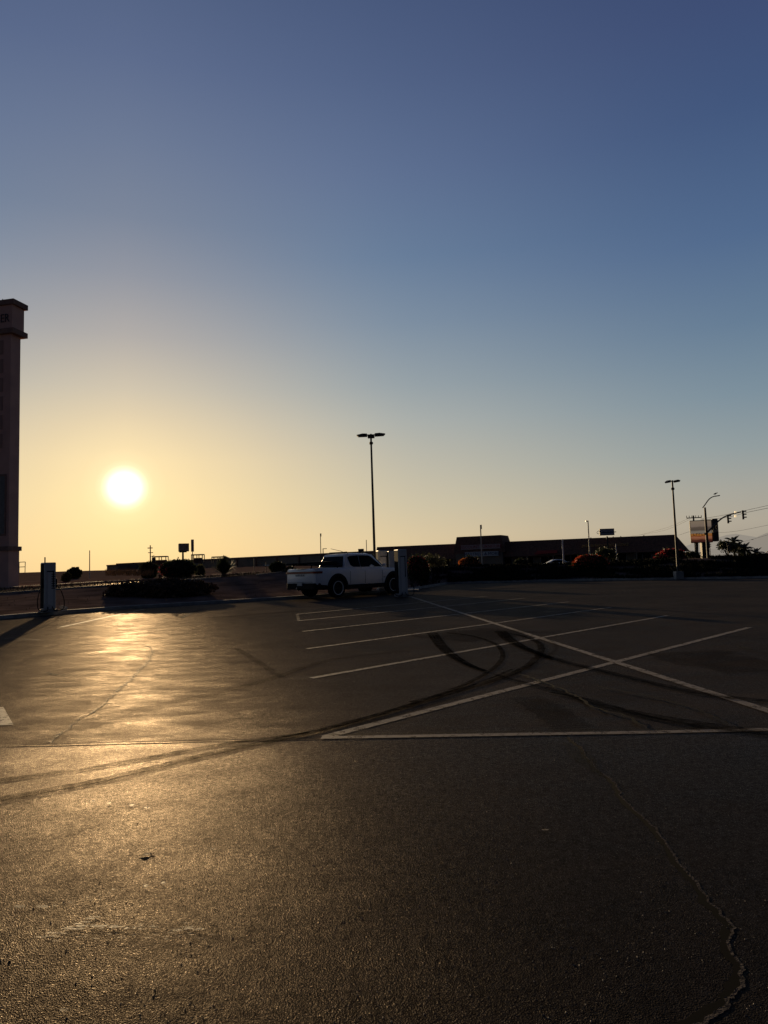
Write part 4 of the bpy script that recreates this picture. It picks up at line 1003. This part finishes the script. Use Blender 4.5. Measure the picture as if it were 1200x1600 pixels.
# ------------------------------------------------------------------ poles, signs
def pole(name, label, cat, px0, py0, px1, py1, Y, r_, m=POLEM, head=None, group=None):
    p0 = P(px0, py0, Y); p0.z = min(p0.z, gz(p0.x, p0.y)); H = P(px1, py1, Y).z-p0.z
    t = thing(name, label, cat, (p0.x, p0.y, p0.z), 0, group)
    b = MB(); b.tube([(0,0,0), (0,0,H)], [r_, r_*.8], 7); b.build('pole', m, t, smooth=True)
    if head:
        b = MB(); b.obox((head[0]*.5, 0, H-head[1]*.5), (head[0]*.5+.02,0,0), (0,.12,0), (0,0,head[1]*.5)); b.build('lamp_head', m, t)
    return t, H
pole('street_lamp', 'thin pale pole alone on the skyline left of the sun side shrubs', 'street lamp', 140, 897, 140, 860, 75, .055, POLEG)
pole('street_lamp', 'slim lamp pole in front of the two store signboards', 'street lamp', 752.5, 863, 751, 820, 80, .08, POLEG, (.12,.5))
t_, H = pole('street_lamp', 'lamp pole with a small head left of the roof billboard', 'street lamp', 921, 857, 918.3, 813.5, 85, .085, POLEG, (-.32,.12))
pole('flag_pole', 'pale bare pole rising above the white sedan', 'pole', 880.5, 880, 878, 842.5, 62, .085, WHITE2)
pole('street_lamp', 'thin lamp pole beside a shorter pole above the truck bed', 'street lamp', 502, 892, 501, 833.5, 90, .06, POLEM, (.1,.4))
pole('utility_pole', 'short thin pole just right of the taller one over the truck bed', 'pole', 505.5, 888, 505, 857, 95, .07, POLEM, (.5,.08))
pole('street_lamp', 'thin faint pole between the truck roof and the tall lamp post', 'street lamp', 573.5, 884, 572.7, 843.5, 90, .055, POLEM)
pole('bollard_post', 'pale post standing near the store in front of the lettering', 'pole', 964, 880, 963, 850, 90, .07, WHITE2)
pole('utility_pole', 'very small pole with crossarm at the right photo edge', 'utility pole', 1199, 873, 1198, 861.5, 100, .06, POLEM, (.7,.12))
# box sign on a post behind truck cab
t_, H = pole('traffic_sign', 'small dark square sign on a short post above the truck roof', 'sign', 564.8, 884, 564.5, 862, 60, .05, POLEM)
b = MB(); b.box(-.25,.25,-.06,.06,H-.35,H+.25); b.build('sign_panel', POLEM, t_)
t_, H = pole('gate_barrier', 'raised thin barrier arm slanting up behind the truck roof', 'barrier', 535, 884, 533, 861.5, 70, .05, POLEM)
b = MB(); b.tube([(0,0,H), (-1.15,0,H+.3)], .025, 6); b.build('barrier_arm', POLEM, t_)
# utility pole with transformer
t_, H = pole('utility_pole', 'wooden utility pole with crossarms and a hanging transformer at left', 'utility pole', 235, 886, 234.2, 852, 150, .14, BARK)
b = MB(); b.box(-.6,.5,-.06,.06,H-.7,H-.5); b.box(-.5,.6,-.06,.06,H-1.7,H-1.55); b.build('crossarm', BARK, t_)
b = MB(); b.lathe([(.01,H-3.9),(.42,H-3.8),(.42,H-2.8),(.01,H-2.7)], 12, 'z', (.75,0,0)); b.tube([(.1,0,H-2.5),(.9,0,H-2.2)], .05, 5); b.build('transformer', POLEM, t_)
# box sign at left
SIGNB = mat('box_sign_face', (.22,.19,.17), .6, noise_amt=.35, noise_scale=1.2)
t_, H = pole('box_sign', 'large box shaped sign on a thick stalk above the wide bougainvillea', 'sign', 286, 884, 286, 861, 170, .28, POLEM)
Ys = 170; k = Ys/F
b = MB(); fr = Vector((.8, -.6, 0)); 
zc = P(286, 855.5, Ys).z-t_.location.z; hh = 6.2*k
w_ = 6.6*k
b.obox((.2,0,zc), (w_, w_*.5, -.0), (-.35,.7,0), (0,0,hh)); b.build('sign_box', POLEM, t_, bevel=.05)
b = MB(); c = Vector((.2,0,zc))+Vector((.35,-.7,0))*1.02; b.obox(c, (w_*.95, w_*.475, 0), (.01,-.02,0), (0,0,hh*.88)); b.build('sign_face', SIGNB, t_)
b = MB(); b.obox((0,0,H), (.9,0,0), (0,.3,0), (0,0,.35)); b.build('bracket', POLEM, t_, bevel=.1)
# slim sign
t_, H = pole('pylon_sign', 'slim tall vertical panel sign on a thin pole right of the box sign', 'sign', 301, 884, 300.8, 862, 165, .12, POLEM)
b = MB(); h0 = P(301,862,165).z-t_.location.z; h1 = P(300,843,165).z-t_.location.z; b.box(-.32,.32,-.15,.15,h0,h1); b.build('sign_panel', SIGNB, t_, bevel=.03)
# light fences/gates on the land
def pipegate(label, pts, Y, r_, m, name='pipe_gate'):
    base = P(*pts[0][0], Y); t = thing(name, label, 'gate', base)
    b = MB()
    for (p, q) in pts: b.tube([P(*p, Y)-base, P(*q, Y)-base], r_, 5)
    b.build('frame', m, t); return t
pipegate('thin pipe gate frame standing right beside the sign tower', [((39,895),(39.5,878)), ((30,878.5),(39.5,878)), ((30,886),(39.3,885.6)), ((30,895),(30,878.5))], 70, .035, POLEM)
pipegate('faint pale pipe rack with a sloping brace left of the truck', [((397,896),(397,872.5)), ((399,874),(415,877.5)), ((400,877),(416,886)), ((416,893),(415.5,877))], 60, .03, mat('faint_pipe', (.10,.085,.07), .7), 'pipe_rack')
# roof billboard
t_, H = pole('roof_billboard', 'white rectangular billboard on a stub post above the store roof', 'sign', 949, 845, 949, 838, 182, .25, POLEM)
b = MB(); k = 182/F; z0 = P(949,836.5,182).z-t_.location.z; z1 = P(949,826,182).z-t_.location.z; b.box(-11.5*k,11.3*k,-.2,.2,z0,z1); pn = b.build('sign_frame', POLEM, t_, bevel=.04)
b = MB(); b.box(-10.8*k,10.4*k,-.24,-.2,z0+.15,z1-.15); b.build('sign_face', mat('billboard_grey', (.32,.30,.34), .6, noise_amt=.1), pn)
b = MB(); zc = (z0+z1)/2-.05; b.box(-1.4,2.4,-.27,-.24,zc-.1,zc+.08); b.tube([(-2.7,-.26,zc+.1),(-2.2,-.26,zc+.45),(-1.7,-.26,zc-.1),(-2.5,-.26,zc-.4),(-2.8,-.26,zc)], .07, 5); b.build('sign_lettering', POLEM, pn)
# ------------------------------------------------------------------ junction at right
JY = 72.0; k = JY/F
def jp(px, py): return P(px, py, JY)
base = jp(1107, 874); base.z = .1
J = thing('traffic_signal', 'tall signal and street light pole with a long curved mast arm at right', 'traffic light', base)
def rel(px, py, dy=0): q = jp(px, py)-base; q.y += dy; return q
top = rel(1097, 793); bot = Vector((0,0,0)); xx = rel(1101, 835)
# keep the pole truly vertical: use one x
px_ = 0.0
polex = Vector((rel(1107,872).x*.0, 0, 0))
def vx(px, py):   # arm point: keeps its offset from the vertical pole at the same height
    q = rel(px, py); 
    return q
b = MB(); b.tube([(0,0,0),(0,0,top.z)], [.17,.10], 12); b.build('pole', POLEM, J, smooth=True)
ARMM = mat('arm_metal', (.06,.055,.05), .45, metal=.5)
shift = lambda px, py: rel(px, py)
pts = [(1098,793.5),(1102,788),(1107,781),(1112,777),(1118,775)]
b = MB(); b.tube(catmull([shift(*p) for p in pts], 4), [.055]*17, 6); b.build('lamp_arm', ARMM, J, smooth=True)
b = MB(); c = shift(1121, 774.8); b.obox(c, (.24,0,.03), (0,.12,0), (0,0,.05)); b.build('lamp_head', POLEM, J, bevel=.03)
pts = [(1101.5,835),(1108,829),(1116,821),(1124,813),(1133,807),(1145,803),(1158,800)]
b = MB(); b.tube(catmull([shift(*p) for p in pts], 4), [.11-.0025*i for i in range(25)], 8); b.build('mast_arm', ARMM, J, smooth=True)
LENS = mat('signal_lens', (.03,.012,.01), .3)
def sighead(c, parent, rot=0, s_=1.0):
    e_ = bpy.data.objects.new('signal_head', None); COL.objects.link(e_); e_.parent = parent; e_.location = c; e_.rotation_euler = (0,0,rot)
    b = MB(); b.box(-.15*s_,.15*s_,-.10*s_,.10*s_,-.52*s_,.52*s_); b.build('housing', POLEM, e_, bevel=.02)
    b = MB()
    for z_ in (.34,0,-.34):
        n = 10
        vs = []
        for j in range(n+1):
            a = math.pi*j/n
            for y in (-.1, -.36): vs.append((.13*s_*math.cos(a), y*s_, z_*s_+.13*s_*math.sin(a)))
        b.add(vs, [(i*2, i*2+2, i*2+3, i*2+1) for i in range(n)])
    b.build('visor', POLEM, e_)
    b = MB()
    for z_ in (.34,0,-.34): b.lathe([(.001,-.115*s_),(.11*s_,-.11*s_),(.12*s_,-.1*s_)], 12, 'y', (0,0,z_*s_))
    b.build('lens', LENS, e_)
    return e_
sighead(shift(1137.5, 811), J, R(60), .88); sighead(shift(1161, 804.5), J, R(60), .92)
sighead(shift(1107.5, 851), J, R(40), .6); sighead(shift(1107, 859), J, R(120), .5)
GLINT = mat('sunlit_sign_metal', (.8,.7,.55), .25, metal=.9)
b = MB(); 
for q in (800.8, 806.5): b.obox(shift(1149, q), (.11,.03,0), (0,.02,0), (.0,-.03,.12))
PS = mat('sun_glint_sign', (.8,.7,.5), .5); PS.node_tree.nodes['Principled BSDF'].inputs['Emission Color'].default_value = (1,.75,.42,1); PS.node_tree.nodes['Principled BSDF'].inputs['Emission Strength'].default_value = .8  # sun glint on the unlit arm sign, put in as emission
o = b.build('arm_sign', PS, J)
b = MB(); c = shift(1118, 829.5); b.obox(c, (.30,0,.04), (0,.02,0), (-.01,0,.13)); b.tube([shift(1118.7,820), shift(1119,827)], .015, 5); b.tube([shift(1115.5,822), shift(1115,828)], .015, 5); b.build('street_name_sign', mat('sign_pale_green', (.16,.17,.13), .6), J)
# bird on lamp
c = base+shift(1118, 774.2)+Vector((0,0,.07)); B = MB()
B.lathe([(.001,-.17),(.035,-.12),(.06,-.04),(.058,.03),(.035,.09),(.03,.11),(.038,.135),(.025,.17),(.001,.18)], 10, 'y')
B.v = [(y_, x_, z_+.10+ (y_*.35)) for x_, y_, z_ in B.v]
B.add([(-.17,0,.04),(-.30,-.03,.0),(-.30,.03,.0)], [(0,1,2)]); B.add([(.18,0,.17),(.23,0,.155),(.18,.01,.15)], [(0,1,2)])
B.tube([(0,.02,.05),(0,.02,0)], .006, 4); B.tube([(0,-.02,.05),(0,-.02,0)], .006, 4)
o = B.build('bird', POLEM, smooth=True, loc=c); o.scale = (1.3,1.3,1.3); tag(o, 'dark bird perched on the curved street lamp arm', 'bird')
# second signal farther
t_, H = pole('traffic_signal', 'smaller signal head on a plain post in front of the palms', 'traffic light', 1139, 873, 1138.5, 856, 74, .05, POLEM)
sighead(Vector((0,0,H+.05)), t_, R(60), .85)
t_, H = pole('utility_pole', 'thin pedestrian signal post right of the billboard legs', 'pole', 1110.5, 874, 1109.7, 846, 76, .04, POLEM)
# billboard
BY = 92.0; k = BY/F; bb_ = P(1095, 874, BY); bb_.z = .1
t = thing('billboard', 'tall rounded billboard with orange and brown advert behind the signal pole', 'billboard', bb_)
def br_(px, py): return P(px, py, BY)-bb_
def sc_(px, py, y0=0): q = br_(px, py); return q
c00, c10, c11, c01 = br_(1077,817), br_(1104.5,810.5), br_(1109,845), br_(1081,850)
wv = (c10.x-c00.x); zhi = (c00.z+c10.z)/2+.0; zlo = (c01.z+c11.z)/2; x0 = (c00.x+c01.x)/2; x1 = (c10.x+c11.x)/2
dyb = 1.6   # face turned slightly: right end nearer
fd = Vector((x1-x0, -1.0, 0)).normalized(); fl_ = (x1-x0)/fd.x; fn = Vector((fd.y, -fd.x, 0)) 
if fn.y > 0: fn = -fn
o0 = Vector((x0, 0, 0))
b = MB(); b.obox(o0+fd*fl_/2+Vector((0,0,(zhi+zlo)/2))-fn*.35, fd*(fl_/2+.06), fn*.33, (0,0,(zhi-zlo)/2+.06)); cab = b.build('cabinet', POLEM, t, bevel=.12)
b = MB(); c = o0+fd*(fl_+.42)+Vector((0,0,(zhi+zlo)/2+.1))-fn*.3; b.obox(c, fd*.36, fn*.5, (0,0,(zhi-zlo)/2+.05)); b.build('side_cabinet', POLEM, t, bevel=.12)
def advert():
    m = bpy.data.materials.new('advert_print'); m.use_nodes = True; t_ = m.node_tree; p_ = t_.nodes['Principled BSDF']; p_.inputs['Roughness'].default_value = .4
    tc = t_.nodes.new('ShaderNodeTexCoord'); sp_ = t_.nodes.new('ShaderNodeSeparateXYZ'); t_.links.new(tc.outputs['Generated'], sp_.inputs[0])
    nz_ = t_.nodes.new('ShaderNodeTexNoise'); nz_.inputs['Scale'].default_value = 3; nz_.inputs['Detail'].default_value = 6
    mp2 = t_.nodes.new('ShaderNodeMapping'); mp2.inputs['Scale'].default_value = (1, 1, 6); t_.links.new(tc.outputs['Generated'], mp2.inputs[0]); t_.links.new(mp2.outputs[0], nz_.inputs['Vector'])
    ad = t_.nodes.new('ShaderNodeMath'); ad.operation = 'MULTIPLY_ADD'; t_.links.new(nz_.outputs['Fac'], ad.inputs[0]); ad.inputs[1].default_value = .10; t_.links.new(sp_.outputs['Z'], ad.inputs[2])
    rp = t_.nodes.new('ShaderNodeValToRGB'); t_.links.new(ad.outputs[0], rp.inputs[0]); e = rp.color_ramp.elements
    stops = [(0,(.05,.012,.01)),(.14,(.09,.025,.015)),(.2,(.30,.11,.05)),(.30,(.42,.17,.09)),(.315,(.20,.025,.012)),(.34,(.40,.15,.03)),(.44,(.44,.17,.035)),(.46,(.26,.22,.17)),(.56,(.27,.225,.175)),(.62,(.12,.09,.065)),(.74,(.15,.11,.08)),(.8,(.29,.215,.16)),(1,(.33,.25,.17))]
    while len(e) < len(stops): e.new(.5)
    for q, (p, c) in zip(e, stops): q.position = p; q.color = (*c, 1)
    t_.links.new(rp.outputs[0], p_.inputs['Base Color']); t_.links.new(rp.outputs[0], p_.inputs['Emission Color']); p_.inputs['Emission Strength'].default_value = .5; return m
b = MB(); b.obox(o0+fd*fl_/2+Vector((0,0,(zhi+zlo)/2))+fn*.0, fd*(fl_/2-.03), fn*.02, (0,0,(zhi-zlo)/2-.04)); fc = b.build('advert_face', advert(), t)
ORL = mat('advert_letters', (.30,.10,.03), .6)
b = MB(); rng = random.Random(3)
for k2 in range(5):
    c = o0+fd*(.35+k2*.34)+fn*.03+Vector((0,0,zlo+(zhi-zlo)*.37)); b.obox(c, fd*(.03), fn*.01, (0,0,.16)); b.obox(c+fd*.1+Vector((0,0,rng.choice((-.12,.0,.12)))), fd*.09, fn*.01, (0,0,.03))
b.build('advert_lettering', ORL, fc)
b = MB(); b.tube([br_(1090.5,874)+Vector((0,.3,-.3)), Vector((br_(1090.5,850).x+.0, .3, zlo))], .2, 8); b.build('leg', POLEM, t)
lg = br_(1102,874); b = MB(); b.obox((lg.x, .1, zlo/2), (.42,0,0), (0,.3,0), (0,0,zlo/2+.1)); b.build('leg', POLEM, t)
# power pole behind billboard, wires
UY = 105.0; u_ = P(1088, 874, UY); u_.z = 0
H = P(1085, 808.5, UY).z
t = thing('utility_pole', 'utility pole whose wide crossarm shows above the billboard', 'utility pole', u_)
b = MB(); b.tube([(0,0,0),(0,0,H+.3)], [.16,.12], 8); b.build('pole', BARK, t)
xa, xb = P(1073,811,UY)-u_, P(1096,809,UY)-u_
b = MB(); b.obox(((xa.x+xb.x)/2, 0, H-.05), ((xb.x-xa.x)/2,0,.02), (0,.07,0), (0,0,.07)); b.build('crossarm', BARK, t)
for q in (0,.18,.36,.62,.8,1): x = xa.x+(xb.x-xa.x)*q; b = MB(); b.tube([(x,0,H), (x,0,H+.3)], .05, 5); b.build('insulator', POLEM, t)
WIRE = mat('wire', (.05,.048,.045), .7)
def wire(label, pts, r_, Ys_):
    p = [P(x, y, Y) for (x, y), Y in zip(pts, Ys_)]; o0 = p[0]; c = catmull([q-o0 for q in p], 8)
    b = MB(); b.tube(c, r_, 4); o = b.build('overhead_wire', WIRE, loc=o0); tag(o, label, 'wire', 'overhead wires by the junction')
wire('topmost thin wire dropping left from the crossarm behind the billboard', [(1000,835.8),(1040,825),(1075,810.5)], .018, [UY+80, UY+40, UY])
wire('second wire dropping left from the crossarm, just below the topmost', [(985,838),(1035,829.5),(1078,811.5)], .018, [UY+80, UY+40, UY])
wire('upper wire climbing right from the crossarm to the photo edge', [(1094,811),(1130,805),(1165,797.5),(1240,781)], .022, [UY, UY-5, UY-10, UY-15])
wire('lower of the two wires climbing right behind the signal heads', [(1096,812),(1135,808.5),(1170,800),(1240,786)], .026, [UY, UY-5, UY-10, UY-15])
wire('lowest wire running level across the hills behind the billboard', [(1060,836.5),(1085,829.5),(1120,832),(1150,830),(1200,820.5),(1240,812)], .020, [UY+30, UY+30, UY+30, UY+25, UY+20, UY+20])
wire('thin faint wire low before the hills with two small hanging tags', [(1120,853),(1150,848.5),(1176,842.5),(1240,824)], .014, [UY]*4)
for i, (x, y, lb) in enumerate(((1120,852.5,'small hanging traffic tag nearer the billboard'), (1175.5,842.8,'small hanging traffic tag nearer the right edge'))):
    c = P(x, y, UY-.1); b = MB(); b.obox((0,0,0), (.17,0,.03), (0,.03,0), (0,0,.04)); o = b.build('wire_marker', POLEM, loc=c, bevel=.01); tag(o, lb+' on the low wire', 'wire marker')

# ------------------------------------------------------------------ white sedan behind the bank
def sedan(label, cpx, Y, zroof_py, rz, sc=1.0):
    c = P(cpx, zroof_py, Y); H = 1.43*sc; t = thing('parked_car', label, 'car', (c.x, c.y, c.z-H), rz, scale=sc)
    st_n = [(-2.25,.70,.45,.95),(-2.1,.84,.30,1.0),(-1.5,.90,.24,1.03),(0,.91,.22,.98),(1.2,.90,.22,.95),(1.9,.86,.24,.82),(2.25,.72,.35,.66)]
    vs = []
    for (x, hw, zb, zt_) in st_n:
        hf_ = [(0,zb),(hw*.9,zb),(hw,zb+.15),(hw,zb+(zt_-zb)*.7),(hw*.93,zt_),(0,zt_+.02)]; ring = [(x,y,z_) for y,z_ in hf_]+[(x,-y,z_) for y,z_ in hf_[-2:0:-1]]; vs += ring
    K = 10; b = MB(); b.add(vs, [(i*K+k, i*K+(k+1)%K, (i+1)*K+(k+1)%K, (i+1)*K+k) for i in range(6) for k in range(K)]+[tuple(range(K))[::-1], tuple(range(6*K,7*K))]); b.build('body', WHITE, t, smooth=True, bevel=.0)
    b = MB(); vs = []
    for (x, hw, z_) in ((-1.75,.72,1.0),(-.95,.60,1.36),(-.2,.60,1.43),(.35,.58,1.40),(1.25,.74,.96)): vs += [(x,hw+.06 if z_ > 1.1 else hw,z_-.06 if z_ > 1.1 else z_),(x,hw*.9,z_),(x,-hw*.9,z_),(x,-hw-.06 if z_ > 1.1 else -hw,z_-.06 if z_ > 1.1 else z_),(x,-.82,.95),(x,.82,.95)]
    b.add(vs, [(i*6+k, i*6+(k+1)%6, (i+1)*6+(k+1)%6, (i+1)*6+k) for i in range(4) for k in range(6)]+[(0,1,2,3,4,5),(24,25,26,27,28,29)]); b.build('cabin', WHITE, t, smooth=True)
    for sd in (-1,1):
        b = MB()
        def sp2(x, z_): 
            tt = (z_-.95)/(1.37-.95); return Vector((x, sd*(.82+(.66-.82)*tt+.012), z_))
        b.prism([sp2(-1.45,1.03), sp2(-.9,1.30), sp2(-.25,1.355), sp2(.28,1.33), sp2(.98,1.02)], (0, sd*.01, 0)); b.build('side_window', GLASS, t)
        for wx in (-1.35, 1.4):
            b = MB(); b.lathe([(.001,-.1),(.2,-.1),(.31,-.1),(.33,0),(.31,.1),(.2,.1),(.001,.1)], 20, 'y', (wx, sd*.82, .33)); b.build('wheel', RUBBER, t, smooth=True)
        b = MB(); b.obox((2.1, sd*.62, .66), (.1,0,0),(0,.13,0),(0,0,.06)); b.build('headlight', CHROME, t, bevel=.02)
    return t
sedan('white sedan whose roof and windows show above the dark bank', 867, 100, 874.2, R(183))

# ------------------------------------------------------------------ distant hills
def hills(pts, Y, depth, col, name, seed):
    m = bpy.data.materials.new(name); m.use_nodes = True; t_ = m.node_tree; p_ = t_.nodes['Principled BSDF']
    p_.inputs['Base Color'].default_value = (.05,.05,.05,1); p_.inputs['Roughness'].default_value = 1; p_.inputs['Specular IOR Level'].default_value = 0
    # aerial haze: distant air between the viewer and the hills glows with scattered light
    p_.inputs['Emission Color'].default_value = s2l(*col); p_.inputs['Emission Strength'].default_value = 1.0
    b = MB(); v = []; n = 0; full = []
    for (a, c) in zip(pts[:-1], pts[1:]):
        m_ = max(2, int((c[0]-a[0])/6))
        for k in range(m_): t = k/m_; full.append((a[0]+(c[0]-a[0])*t, a[1]+(c[1]-a[1])*t+1.2*noise.noise(Vector((a[0]*.06+k*.4, seed, 0)))))
    full.append(pts[-1])
    for (x, y) in full:
        p = P(x, y, Y); v += [(p.x, p.y, -20), (p.x, p.y-depth*.5, p.z*.4), (p.x, p.y, p.z), (p.x*1.1, p.y+depth, -20)]
    n = len(full); b.add(v, [(i*4+j, i*4+4+j, i*4+5+j, i*4+1+j) for i in range(n-1) for j in range(3)])
    S(b.build(name, m, smooth=True))
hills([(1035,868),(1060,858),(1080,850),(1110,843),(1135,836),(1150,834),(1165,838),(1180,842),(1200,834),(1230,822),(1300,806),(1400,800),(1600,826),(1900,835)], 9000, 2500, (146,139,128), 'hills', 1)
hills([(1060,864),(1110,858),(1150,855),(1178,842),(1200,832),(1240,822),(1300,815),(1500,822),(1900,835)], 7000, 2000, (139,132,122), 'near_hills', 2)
scn.cycles.max_bounces = 6
